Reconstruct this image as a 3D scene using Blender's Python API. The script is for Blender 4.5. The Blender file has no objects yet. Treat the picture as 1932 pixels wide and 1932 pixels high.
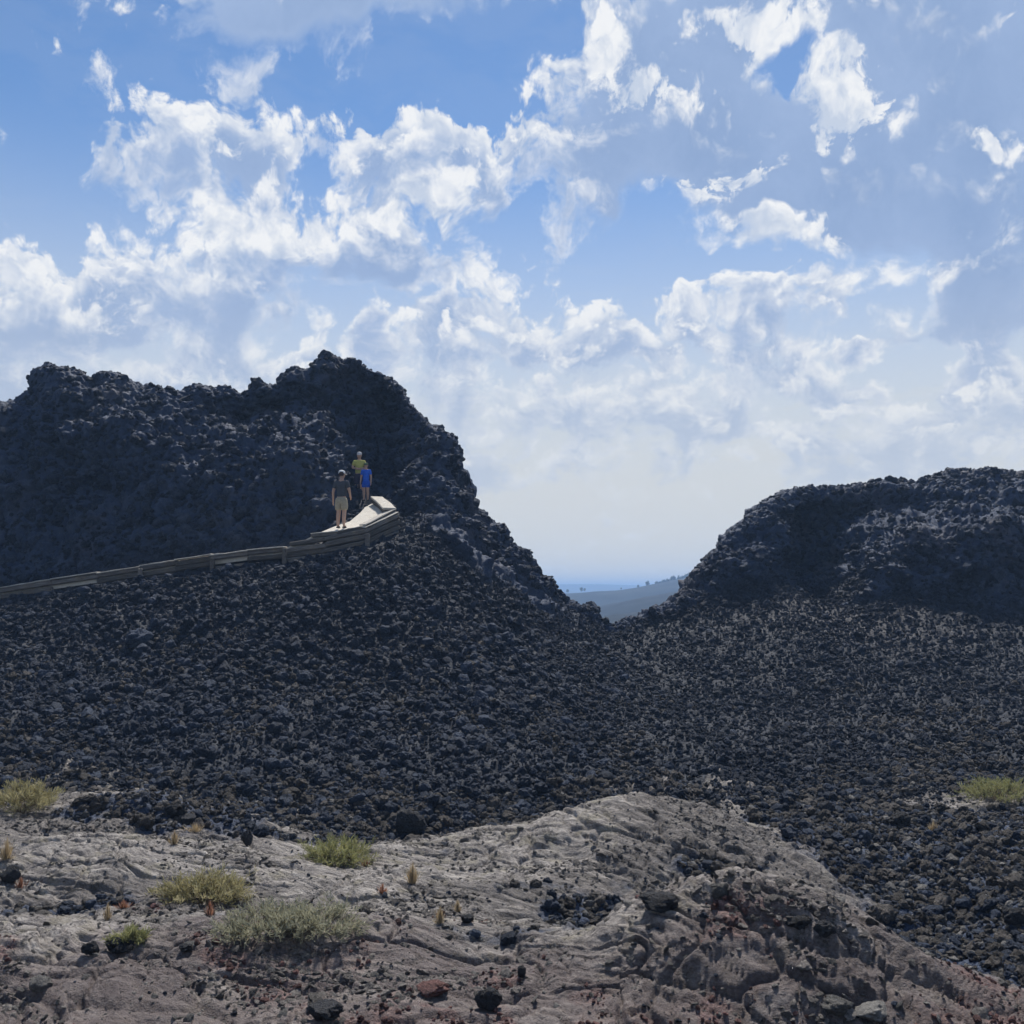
import bpy, bmesh, math, random
import numpy as np
from mathutils import Vector, Matrix, Euler

# ------------------------------------------------------------------ camera
# All traced positions are in a 1932-pixel-wide frame; F is the focal length in those pixels.
F = 1896.0
CX = 966.0
HORIZON = 1111.0
PITCH = math.atan((HORIZON - CX) / F)
scene = bpy.context.scene
cam_data = bpy.data.cameras.new("camera")
cam_data.sensor_width = 36.0
cam_data.lens = 36.0 * F / 1932.0
cam_data.clip_start = 0.1
cam_data.clip_end = 60000.0
cam = bpy.data.objects.new("camera", cam_data)
scene.collection.objects.link(cam)
cam.location = (0, 0, 0)
cam.rotation_euler = (math.pi / 2 + PITCH, 0, 0)
scene.camera = cam

SUN_EL = math.radians(55.0)
SUN_AZ = math.radians(6.0)          # to the right of straight ahead (+Y)
SUN_DIR = Vector((math.sin(SUN_AZ) * math.cos(SUN_EL), math.cos(SUN_AZ) * math.cos(SUN_EL), math.sin(SUN_EL)))

def ray(qx, qy):
    """direction of a traced pixel, scaled to depth y = 1"""
    a = (qx - CX) / F
    b = (CX - qy) / F
    x, y, z = a, math.cos(PITCH) - b * math.sin(PITCH), math.sin(PITCH) + b * math.cos(PITCH)
    return x / y, z / y

def at(qx, qy, d):
    x, z = ray(qx, qy)
    return Vector((x * d, d, z * d))

# ------------------------------------------------------------------ view
vs = scene.view_settings
vs.view_transform = 'Standard'
vs.look = 'None'
EXPOSURE = 0.35
vs.exposure = EXPOSURE
vs.gamma = 1.0
vs.use_curve_mapping = False
scene.render.engine = 'CYCLES'
scene.cycles.use_denoising = True
scene.cycles.use_adaptive_sampling = True
scene.cycles.adaptive_threshold = 0.02
scene.cycles.adaptive_min_samples = 24
scene.cycles.max_bounces = 6
scene.cycles.diffuse_bounces = 3
scene.cycles.transparent_max_bounces = 8
scene.cycles.volume_bounces = 0

# ------------------------------------------------------------------ sun
sun_data = bpy.data.lights.new("sun", 'SUN')
sun_data.energy = 4.2
sun_data.angle = math.radians(5.0)
sun_data.color = (1.0, 0.95, 0.88)
sun = bpy.data.objects.new("sun", sun_data)
scene.collection.objects.link(sun)
sun.rotation_euler = (-SUN_DIR).to_track_quat('-Z', 'Y').to_euler()
# ------------------------------------------------------------------ sky with clouds
# Where the clouds stand: x, y, half width, half height, weight (negative clears the sky there).
CLOUDS = [
    # upper left wisps
    (235, 25, 80, 40, 0.7), (330, 40, 60, 40, 0.4), (440, 135, 60, 38, 0.7), (475, 190, 45, 50, 0.6), (290, 195, 90, 36, 0.8), (65, 118, 45, 20, 0.45),
    (765, 75, 70, 22, 0.8),
    # left cumulus
    (280, 310, 130, 80, 1.3), (440, 300, 130, 85, 1.3), (520, 360, 100, 80, 0.8), (400, 390, 170, 60, 0.8),
    (165, 385, 60, 32, 0.65), (310, 370, 160, 50, 0.6),
    # centre cumulus
    (610, 225, 90, 42, 0.75), (720, 280, 90, 70, 0.8), (850, 250, 110, 75, 1.1), (820, 370, 190, 100, 1.3),
    (650, 400, 120, 60, 0.8), (720, 480, 190, 65, 1.0), (950, 330, 90, 110, 0.8), (560, 450, 120, 40, 0.6),
    # lower left bank
    (290, 480, 100, 55, 0.9), (420, 490, 190, 70, 1.0), (90, 560, 190, 75, 1.3), (30, 500, 80, 50, 0.8),
    (200, 550, 130, 50, 0.7), (330, 590, 230, 70, 0.9), (60, 640, 240, 70, 0.9), (470, 570, 100, 50, 0.6),
    (350, 670, 90, 45, 0.6), (430, 715, 90, 30, 0.8), (20, 740, 80, 35, 0.8), (580, 578, 75, 24, 0.8), (860, 525, 100, 34, 0.8),
    (770, 620, 140, 70, 1.1), (700, 680, 190, 50, 0.7), (955, 590, 80, 32, 0.8), (570, 690, 50, 35, 0.6),
    # column left of the great grey cloud
    (1000, 180, 55, 38, 0.8), (1085, 150, 65, 80, 1.0), (1140, 50, 55, 90, 1.0), (1010, 260, 75, 60, 0.9),
    (1080, 290, 110, 100, 0.9), (1095, 400, 85, 80, 1.4),
    (1505, 105, 50, 55, -2.3), (1270, 360, 80, 30, -0.8),
    # right middle
    (1250, 585, 120, 50, 0.9), (1430, 555, 120, 55, 1.3), (1560, 575, 90, 60, 1.2), (1690, 650, 90, 50, 1.1),
    (1500, 640, 240, 60, 0.8), (1230, 655, 190, 40, 0.9), (1120, 600, 90, 34, 0.5), (1850, 560, 180, 100, 1.2), (1740, 545, 140, 36, 0.8),
    (1880, 700, 130, 80, 0.9), (1800, 630, 90, 40, 0.6), (1100, 695, 260, 40, 0.8), (1350, 745, 220, 36, 0.7), (1780, 800, 240, 60, 0.9),
    (1000, 760, 300, 40, 0.6), (900, 690, 200, 36, 0.7), (1500, 850, 300, 40, 0.6), (1150, 840, 260, 36, 0.5),
    # more of the middle and low banks
    (150, 620, 260, 80, 0.7), (430, 620, 200, 60, 0.6), (620, 480, 160, 60, 0.7), (330, 440, 160, 50, 0.6), (520, 520, 120, 50, 0.5), (240, 700, 300, 45, 0.6), (90, 720, 180, 40, 0.5),
    (1000, 640, 200, 40, 0.7), (880, 660, 160, 50, 0.6), (1350, 640, 200, 50, 0.7), (1480, 700, 260, 40, 0.6), (1650, 760, 200, 40, 0.6), (1880, 780, 200, 60, 0.7), (800, 780, 260, 40, 0.5),
    (1300, 800, 300, 30, 0.5), (1700, 860, 260, 40, 0.6), (1000, 880, 400, 40, 0.4), (950, 240, 60, 60, 0.5), (700, 350, 140, 80, 0.6), (1010, 480, 90, 40, 0.4),
    (300, 640, 300, 70, 0.8), (900, 620, 260, 60, 0.8), (1300, 690, 320, 50, 0.8), (1700, 740, 300, 60, 0.8), (700, 720, 400, 40, 0.6), (1200, 780, 500, 40, 0.6),
    (250, 760, 500, 60, 0.7), (900, 830, 500, 40, 0.7), (1500, 800, 500, 60, 0.8), (1200, 900, 700, 40, 0.6), (600, 860, 500, 40, 0.6), (1800, 880, 400, 60, 0.8), (660, 270, 160, 80, 0.5), (180, 480, 120, 50, 0.4),
    # clear gaps
    (1250, 490, 200, 45, -1.0), (1195, 400, 40, 50, -1.3), (1700, 590, 80, 26, -0.9), (1710, 700, 80, 36, -1.0), (1490, 765, 110, 26, -0.8),
    (600, 640, 110, 36, -0.8), (605, 350, 40, 40, -0.9), (200, 440, 120, 26, -0.9), (900, 130, 150, 110, -0.8), (760, 170, 160, 50, -0.6), (90, 280, 130, 200, -0.8),
    (1180, 555, 80, 36, -0.6), (1190, 495, 120, 40, -0.6),
]
# The great grey cloud on the right and the flat sheet at the top left.
SHEETS = [
    (1300, 110, 250, 200, 1.5), (1240, 280, 200, 130, 1.2), (1500, 290, 300, 150, 1.4), (1800, 120, 260, 260, 1.7),
    (1780, 370, 300, 160, 1.5), (1450, 430, 240, 50, 0.8), (1600, 20, 330, 100, 0.9), (1900, 450, 180, 140, 0.9), (1860, 570, 170, 90, 0.8),
    (560, -10, 290, 90, 1.3), (470, 60, 120, 55, 0.9), (800, -20, 190, 55, 0.8), (720, 480, 150, 50, 0.5), (420, 560, 200, 50, 0.5), (90, 620, 200, 60, 0.5),
]
# Thin, sunlit places inside the thick clouds.
GLOWS = [
    (1660, 170, 70, 90, 0.45), (1540, 260, 100, 40, 0.7), (1500, 40, 90, 40, 0.4), (1290, 180, 120, 40, 0.6), (1390, 350, 190, 36, 0.5), (1120, 120, 60, 120, 0.6),
    (1255, 172, 95, 32, 1.1), (1300, 140, 40, 50, 0.8), (1600, 200, 90, 80, 0.75), (1650, 275, 120, 34, 0.9), (1580, 120, 70, 50, 0.6), (1340, 50, 60, 60, 0.9), (1440, 50, 130, 70, 0.8),
    (1380, 350, 160, 28, 1.0), (1440, 440, 200, 30, 1.1), (1310, 425, 80, 40, 0.8), (1890, 270, 55, 34, 1.1), (1440, 190, 60, 40, 0.7),
    (1850, 470, 90, 40, 0.9), (1700, 540, 120, 30, 0.7), (820, 400, 120, 60, 0.4), (640, 420, 90, 40, 0.4), (420, 440, 140, 40, 0.5),
]

def build_world():
    w = bpy.data.worlds.new("World")
    scene.world = w
    w.use_nodes = True
    nt = w.node_tree
    N, L = nt.nodes, nt.links
    N.clear()
    SKY_STRENGTH = 0.1
    out = N.new('ShaderNodeOutputWorld')
    bg = N.new('ShaderNodeBackground')
    bg.inputs['Strength'].default_value = SKY_STRENGTH
    L.new(bg.outputs[0], out.inputs[0])
    sky = N.new('ShaderNodeTexSky')
    sky.sky_type = 'NISHITA'
    sky.sun_disc = False
    sky.sun_elevation = SUN_EL
    sky.sun_rotation = SUN_AZ
    sky.altitude = 1800
    sky.air_density = 1.0
    sky.dust_density = 0.6
    sky.ozone_density = 2.0

    def setin(sock, v):
        if isinstance(v, bpy.types.NodeSocket):
            L.new(v, sock)
        else:
            sock.default_value = v
    def M(op, a, b=0.0, c=0.0, clamp=False):
        n = N.new('ShaderNodeMath'); n.operation = op; n.use_clamp = clamp
        setin(n.inputs[0], a); setin(n.inputs[1], b); setin(n.inputs[2], c)
        return n.outputs[0]
    def VM(op, a, b=(0, 0, 0), c=(0, 0, 0)):
        n = N.new('ShaderNodeVectorMath'); n.operation = op
        setin(n.inputs[0], a); setin(n.inputs[1], b)
        if op == 'MULTIPLY_ADD': setin(n.inputs[2], c)
        return n.outputs['Value'] if op in ('DOT_PRODUCT', 'LENGTH') else n.outputs['Vector']
    def SS(x, lo, hi, a=0.0, b=1.0):
        n = N.new('ShaderNodeMapRange'); n.interpolation_type = 'SMOOTHSTEP'
        setin(n.inputs[0], x); setin(n.inputs[1], lo); setin(n.inputs[2], hi)
        setin(n.inputs[3], a); setin(n.inputs[4], b)
        return n.outputs[0]
    def LIN(x, lo, hi, a=0.0, b=1.0):
        n = N.new('ShaderNodeMapRange'); n.clamp = True
        setin(n.inputs[0], x); setin(n.inputs[1], lo); setin(n.inputs[2], hi)
        setin(n.inputs[3], a); setin(n.inputs[4], b)
        return n.outputs[0]
    def MIX(f, a, b):
        n = N.new('ShaderNodeMix'); n.data_type = 'RGBA'
        setin(n.inputs[0], f); setin(n.inputs[6], a); setin(n.inputs[7], b)
        return n.outputs[2]
    def FMIX(f, a, b):
        n = N.new('ShaderNodeMix'); n.data_type = 'FLOAT'
        setin(n.inputs[0], f); setin(n.inputs[2], a); setin(n.inputs[3], b)
        return n.outputs[0]
    def NOISE(v, scale, detail, rough=0.5, lac=2.0, col=False):
        n = N.new('ShaderNodeTexNoise'); n.noise_dimensions = '2D'
        setin(n.inputs['Vector'], v); n.inputs['Scale'].default_value = scale
        n.inputs['Detail'].default_value = detail; n.inputs['Roughness'].default_value = rough
        n.inputs['Lacunarity'].default_value = lac
        return n.outputs['Color'] if col else n.outputs['Fac']
    def srgb(r, g, b):
        f = lambda c: (c / 255 / 12.92) if c <= 10 else ((c / 255 + 0.055) / 1.055) ** 2.4
        g0 = SKY_STRENGTH * 2 ** EXPOSURE
        return (f(r) / g0, f(g) / g0, f(b) / g0, 1.0)

    geo = N.new('ShaderNodeTexCoord')
    sep = N.new('ShaderNodeSeparateXYZ'); L.new(geo.outputs['Generated'], sep.inputs[0])
    az = M('ARCTAN2', sep.outputs[0], sep.outputs[1])
    el = M('ARCSINE', sep.outputs[2])
    comb = N.new('ShaderNodeCombineXYZ')
    L.new(az, comb.inputs[0]); L.new(el, comb.inputs[1])
    P = comb.outputs[0]
    # clouds flatten towards the horizon: stretch the elevation there for the noise lookups
    elp = M('MAXIMUM', el, 0.0)
    ge = M('MULTIPLY_ADD', M('LOGARITHM', M('ADD', elp, 0.09), math.e), 0.17, M('MULTIPLY', elp, 0.62))
    comb2 = N.new('ShaderNodeCombineXYZ')
    L.new(az, comb2.inputs[0]); L.new(ge, comb2.inputs[1])
    Q = VM('ADD', comb2.outputs[0], (11.3, 4.1, 0.0))

    wn = NOISE(Q, 9.0, 3, 0.55, col=True)
    warp = VM('SUBTRACT', wn, (0.5, 0.5, 0.5))
    Pw = VM('MULTIPLY_ADD', warp, (0.085, 0.075, 0.0), P)
    Qw = VM('MULTIPLY_ADD', warp, (0.05, 0.05, 0.0), Q)

    # cover table over azimuth (32 stops) and elevation (rows)
    A0, A1, E0, E1, NR = -0.57, 0.57, 0.0, 0.62, 25
    def field(lst, a, e):
        x = math.tan(a); z = math.tan(e) / math.cos(a)
        # back to the traced frame
        yc = math.cos(PITCH) + z * math.sin(PITCH)
        qx = CX + F * x / yc
        qy = CX - F * (-math.sin(PITCH) + z * math.cos(PITCH)) / yc
        return sum(wgt * max(0.0, 1 - ((qx - bx) / rx) ** 2 - ((qy - by) / ry) ** 2) for bx, by, rx, ry, wgt in lst)
    LO, HI = -1.5, 2.5
    def cover(a, e):
        c = field([b for b in CLOUDS if b[4] > 0], a, e); n = field([b for b in CLOUDS if b[4] < 0], a, e)
        return 0.95 * math.tanh(c) + n + min(1.7, field(SHEETS, a, e))
    cov = [[cover(A0 + (A1 - A0) * i / 31, E0 + (E1 - E0) * j / (NR - 1)) for i in range(32)] for j in range(NR)]
    glo = [[field(GLOWS, A0 + (A1 - A0) * i / 31, E0 + (E1 - E0) * j / (NR - 1)) for i in range(32)] for j in range(NR)]
    she = [[min(1.0, max(0.0, 0.8 * field(SHEETS, A0 + (A1 - A0) * i / 31, E0 + (E1 - E0) * j / (NR - 1)))) for i in range(32)] for j in range(NR)]
    sx = VM('MULTIPLY_ADD', Pw, (1 / (A1 - A0), (NR - 1) / (E1 - E0), 0), (-A0 / (A1 - A0), -E0 * (NR - 1) / (E1 - E0), 0))
    s2 = N.new('ShaderNodeSeparateXYZ'); L.new(sx, s2.inputs[0])
    u, v = s2.outputs[0], s2.outputs[1]
    acc = None; sheet = None
    for j in range(NR):
        r = N.new('ShaderNodeValToRGB')
        cr = r.color_ramp
        cr.interpolation = 'LINEAR'
        while len(cr.elements) < 32:
            cr.elements.new(0.5)
        for i in range(32):
            cr.elements[i].position = i / 31
        for i in range(32):
            c = cov[j][i]
            up = cov[min(NR - 1, j + 1)][i]; dn = cov[max(0, j - 1)][i]
            top = min(1.0, max(0.0, 0.5 + 0.55 * (dn - up)))
            cr.elements[i].color = (min(1, max(0, (c - LO) / (HI - LO))), top, min(1, glo[j][i]), she[j][i])
        L.new(u, r.inputs[0])
        wgt = M('SUBTRACT', 1.0, M('ABSOLUTE', M('SUBTRACT', v, float(j))), clamp=True)
        cw = N.new('ShaderNodeCombineXYZ')
        for k in range(3): L.new(wgt, cw.inputs[k])
        sheet = M('MULTIPLY', r.outputs[1], wgt) if sheet is None else M('MULTIPLY_ADD', r.outputs[1], wgt, sheet)
        acc = VM('MULTIPLY', r.outputs[0], cw.outputs[0]) if acc is None else VM('MULTIPLY_ADD', r.outputs[0], cw.outputs[0], acc)
    s3 = N.new('ShaderNodeSeparateXYZ'); L.new(acc, s3.inputs[0])
    macro = M('MULTIPLY_ADD', s3.outputs[0], HI - LO, LO)
    topn = s3.outputs[1]
    glow = s3.outputs[2]

    # outside the traced part of the sky: cumulus cover thinned to light the faces bluer
    gen = NOISE(Q, 3.0, 3, 0.5)
    inside = M('MULTIPLY', SS(M('ABSOLUTE', az), 0.48, 0.58, 1.0, 0.0), SS(el, 0.54, 0.62, 1.0, 0.0))
    base = FMIX(inside, M('MULTIPLY_ADD', gen, 3.4, -2.1), M('ADD', macro, -0.28))
    topn = FMIX(inside, 0.6, topn)
    glow = M('MULTIPLY', glow, inside)
    sheet = M('MULTIPLY', sheet, inside)
    smooth_ = M('MULTIPLY_ADD', M('SUBTRACT', sheet, glow, clamp=True), -0.85, 1.0)

    def cells(vec, scale):
        vo = N.new('ShaderNodeTexVoronoi'); vo.feature = 'F1'; vo.voronoi_dimensions = '2D'
        setin(vo.inputs['Vector'], vec); vo.inputs['Scale'].default_value = scale
        return vo.outputs['Distance']
    Qv = VM('MULTIPLY_ADD', NOISE(Q, 45.0, 2, 0.5, col=True), (0.022, 0.022, 0.0), Qw)
    b1 = cells(Qv, 27.0); b2 = cells(Qv, 62.0); b3 = cells(Qv, 135.0)
    bil = M('MULTIPLY_ADD', b1, -0.80, M('MULTIPLY_ADD', b2, -0.45, M('MULTIPLY_ADD', b3, -0.22, 0.66)))
    n_fine = NOISE(Qw, 48.0, 4, 0.62)
    n1 = NOISE(Qw, 14.0, 8, 0.62, 2.1)
    n1c = M('SUBTRACT', n1, 0.5)
    bright = srgb(242, 244, 247)
    mid = srgb(198, 210, 229)
    darkc = MIX(LIN(M('MULTIPLY_ADD', n1c, 0.8, M('MULTIPLY', macro, 0.3)), -0.1, 0.75), srgb(166, 188, 224), srgb(140, 166, 206))
    def layer(noise, shift, thin, gain, sc):
        nc = M('SUBTRACT', noise, 0.5)
        dens = M('ADD', M('ADD', base, M('MULTIPLY', M('MULTIPLY_ADD', sheet, 3.0, 1.0), -thin)), M('MULTIPLY_ADD', bil, FMIX(topn, 0.15, 1.0), M('MULTIPLY', nc, M('MULTIPLY', smooth_, gain))))
        # the same field a little towards the sun (up): what lies above shades what lies below
        up = NOISE(VM('ADD', Qw, shift), sc, 4, 0.6, 2.1)
        lit = M('MULTIPLY', M('SUBTRACT', noise, up), gain)
        alpha = SS(dens, -0.04, FMIX(topn, 0.80, 0.30))
        thick = M('MULTIPLY_ADD', lit, -0.55, M('MULTIPLY_ADD', bil, -0.35, dens))
        thick = M('MULTIPLY_ADD', sheet, 0.55, thick)
        thick = M('SUBTRACT', thick, M('MULTIPLY', glow, M('MULTIPLY_ADD', M('MULTIPLY_ADD', n_fine, 0.6, noise), 11.0, -7.2, clamp=False)))
        core = SS(thick, FMIX(topn, -0.2, 0.25), FMIX(topn, 0.55, 1.15))
        edge = MIX(LIN(M('MULTIPLY_ADD', lit, 0.9, M('MULTIPLY', bil, 1.0)), -0.35, 0.42), mid, bright)
        return alpha, MIX(core, edge, darkc)
    n2 = NOISE(VM('ADD', Qw, (5.31, 2.17, 0.0)), 16.0, 8, 0.62, 2.1)
    aA, cA = layer(n1, (0.003, 0.017, 0.0), 0.0, 3.0, 14.0)
    aB, cB = layer(n2, (5.313, 2.185, 0.0), 0.34, 3.4, 16.0)
    ccol = MIX(aB, cA, cB)
    alpha = M('MAXIMUM', aA, aB)
    # low clouds are seen through more air: flatter
    low = SS(el, 0.02, 0.34, 0.80, 0.0)
    ccol = MIX(low, ccol, srgb(210, 216, 222))

    tint = N.new('ShaderNodeMix'); tint.data_type = 'RGBA'; tint.blend_type = 'MULTIPLY'
    tint.inputs[0].default_value = 1.0
    setin(tint.inputs[6], sky.outputs[0]); tint.inputs[7].default_value = (0.72, 0.89, 1.0, 1.0)
    clear = tint.outputs[2]
    # thin high cloud and dusty air near the horizon
    veiln = NOISE(VM('MULTIPLY', Qw, (1.0, 3.4, 1.0)), 8.0, 7, 0.62)
    veil = M('MULTIPLY', SS(veiln, 0.36, 0.60), SS(el, 0.10, 0.44, 1.0, 0.05))
    haze = M('MAXIMUM', veil, SS(el, 0.08, 0.46, 1.0, 0.0))
    clear = MIX(haze, clear, srgb(212, 216, 219))
    final = MIX(alpha, clear, ccol)
    L.new(final, bg.inputs['Color'])
    w.cycles.sampling_method = 'MANUAL'
    w.cycles.sample_map_resolution = 512

build_world()
# ------------------------------------------------------------------ numpy noise
def _hash(ix, iy, iz, seed):
    h = (ix.astype(np.int64) * 374761393 + iy.astype(np.int64) * 668265263 + iz.astype(np.int64) * 2147483647 + seed * 974634521) & 0xFFFFFFFF
    h = ((h ^ (h >> 13)) * 1274126177) & 0xFFFFFFFF
    h = ((h ^ (h >> 16)) * 2246822519) & 0xFFFFFFFF
    return (h ^ (h >> 15)) & 0xFFFFFF

_G = np.array([(1, 1, 0), (-1, 1, 0), (1, -1, 0), (-1, -1, 0), (1, 0, 1), (-1, 0, 1), (1, 0, -1), (-1, 0, -1),
               (0, 1, 1), (0, -1, 1), (0, 1, -1), (0, -1, -1), (1, 1, 0), (-1, 1, 0), (0, -1, 1), (0, -1, -1)], dtype=np.float32)

def perlin(p, scale=1.0, seed=0):
    q = p * scale
    i = np.floor(q)
    f = (q - i).astype(np.float32)
    i = i.astype(np.int32)
    w = f * f * f * (f * (f * 6 - 15) + 10)
    res = np.zeros(len(p), dtype=np.float32)
    for dx in (0, 1):
        wx = w[:, 0] if dx else 1 - w[:, 0]
        for dy in (0, 1):
            wy = w[:, 1] if dy else 1 - w[:, 1]
            for dz in (0, 1):
                wz = w[:, 2] if dz else 1 - w[:, 2]
                g = _G[_hash(i[:, 0] + dx, i[:, 1] + dy, i[:, 2] + dz, seed) & 15]
                res += wx * wy * wz * (g[:, 0] * (f[:, 0] - dx) + g[:, 1] * (f[:, 1] - dy) + g[:, 2] * (f[:, 2] - dz))
    return res

def fbm(p, scale, octaves, seed=0, gain=0.5):
    a, s, r = 1.0, scale, 0
    for k in range(octaves):
        r = r + a * perlin(p, s, seed + k * 17)
        a *= gain; s *= 2.03
    return r

def ridged(p, scale, octaves, seed=0, gain=0.5):
    a, s, r = 1.0, scale, 0
    for k in range(octaves):
        r = r + a * (1 - 2.2 * np.abs(perlin(p, s, seed + k * 31)))
        a *= gain; s *= 2.07
    return r

def worley(p, scale, seed=0, second=False):
    q = p * scale
    i = np.floor(q).astype(np.int32)
    f = (q - i).astype(np.float32)
    m1 = np.full(len(p), 9.0, dtype=np.float32)
    m2 = np.full(len(p), 9.0, dtype=np.float32)
    for dx in (-1, 0, 1):
        for dy in (-1, 0, 1):
            for dz in (-1, 0, 1):
                h = _hash(i[:, 0] + dx, i[:, 1] + dy, i[:, 2] + dz, seed)
                ox = (h & 255).astype(np.float32) / 255.0
                oy = ((h >> 8) & 255).astype(np.float32) / 255.0
                oz = ((h >> 16) & 255).astype(np.float32) / 255.0
                d = (dx + ox - f[:, 0]) ** 2 + (dy + oy - f[:, 1]) ** 2 + (dz + oz - f[:, 2]) ** 2
                if second:
                    m2 = np.minimum(m2, np.maximum(m1, d))
                m1 = np.minimum(m1, d)
    return (np.sqrt(m1), np.sqrt(m2)) if second else np.sqrt(m1)

def sstep(x, lo, hi):
    t = np.clip((x - lo) / (hi - lo), 0, 1)
    return t * t * (3 - 2 * t)
# ------------------------------------------------------------------ materials
class NB:
    def __init__(self, name):
        self.m = bpy.data.materials.new(name)
        self.m.use_nodes = True
        self.t = self.m.node_tree
        self.N, self.L = self.t.nodes, self.t.links
        self.b = self.N['Principled BSDF']
    def set(self, sock, v):
        if isinstance(v, bpy.types.NodeSocket): self.L.new(v, sock)
        else: sock.default_value = v
    def coord(self, kind='Object'):
        return self.N.new('ShaderNodeTexCoord').outputs[kind]
    def mapping(self, v, scale=(1, 1, 1), rot=(0, 0, 0)):
        n = self.N.new('ShaderNodeMapping'); self.L.new(v, n.inputs[0])
        n.inputs['Scale'].default_value = scale; n.inputs['Rotation'].default_value = rot
        return n.outputs[0]
    def noise(self, v, scale, detail=4, rough=0.55, dist=0.0, col=False):
        n = self.N.new('ShaderNodeTexNoise'); self.L.new(v, n.inputs['Vector'])
        n.inputs['Scale'].default_value = scale; n.inputs['Detail'].default_value = detail
        n.inputs['Roughness'].default_value = rough; n.inputs['Distortion'].default_value = dist
        return n.outputs['Color'] if col else n.outputs['Fac']
    def voronoi(self, v, scale, feature='F1', out='Distance'):
        n = self.N.new('ShaderNodeTexVoronoi'); n.feature = feature
        self.L.new(v, n.inputs['Vector']); n.inputs['Scale'].default_value = scale
        return n.outputs[out]
    def ramp(self, f, stops, interp='LINEAR'):
        n = self.N.new('ShaderNodeValToRGB'); self.set(n.inputs[0], f)
        cr = n.color_ramp; cr.interpolation = interp
        while len(cr.elements) < len(stops): cr.elements.new(0.5)
        for e, (p, c) in zip(cr.elements, stops):
            e.position = p
        for e, (p, c) in zip(cr.elements, stops):
            e.color = (*c, 1) if len(c) == 3 else c
        return n.outputs[0]
    def mix(self, f, a, b, mode='MIX'):
        n = self.N.new('ShaderNodeMix'); n.data_type = 'RGBA'; n.blend_type = mode
        c = lambda v: (*v, 1) if isinstance(v, tuple) and len(v) == 3 else v
        self.set(n.inputs[0], f); self.set(n.inputs[6], c(a)); self.set(n.inputs[7], c(b))
        return n.outputs[2]
    def math(self, op, a, b=0.0, c=0.0, clamp=False):
        n = self.N.new('ShaderNodeMath'); n.operation = op; n.use_clamp = clamp
        self.set(n.inputs[0], a); self.set(n.inputs[1], b); self.set(n.inputs[2], c)
        return n.outputs[0]
    def rng(self, x, lo, hi, a=0.0, b=1.0):
        n = self.N.new('ShaderNodeMapRange'); n.interpolation_type = 'SMOOTHSTEP'
        self.set(n.inputs[0], x)
        for k, v in enumerate((lo, hi, a, b)): n.inputs[k + 1].default_value = v
        return n.outputs[0]
    def attr(self, name, out='Fac'):
        n = self.N.new('ShaderNodeAttribute'); n.attribute_name = name
        return n.outputs[out]
    def random(self):
        return self.N.new('ShaderNodeObjectInfo').outputs['Random']
    def bump(self, h, strength=0.5, dist=0.02, prev=None):
        n = self.N.new('ShaderNodeBump'); self.set(n.inputs['Height'], h)
        n.inputs['Strength'].default_value = strength; n.inputs['Distance'].default_value = dist
        if prev is not None: self.L.new(prev, n.inputs['Normal'])
        return n.outputs[0]
    def finish(self, color, rough=0.9, normal=None, spec=0.3):
        c = (*color, 1) if isinstance(color, tuple) and len(color) == 3 else color
        self.set(self.b.inputs['Base Color'], c)
        self.set(self.b.inputs['Roughness'], rough)
        self.b.inputs['Specular IOR Level'].default_value = spec
        if normal is not None: self.L.new(normal, self.b.inputs['Normal'])
        return self.m

MAT = {}

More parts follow.
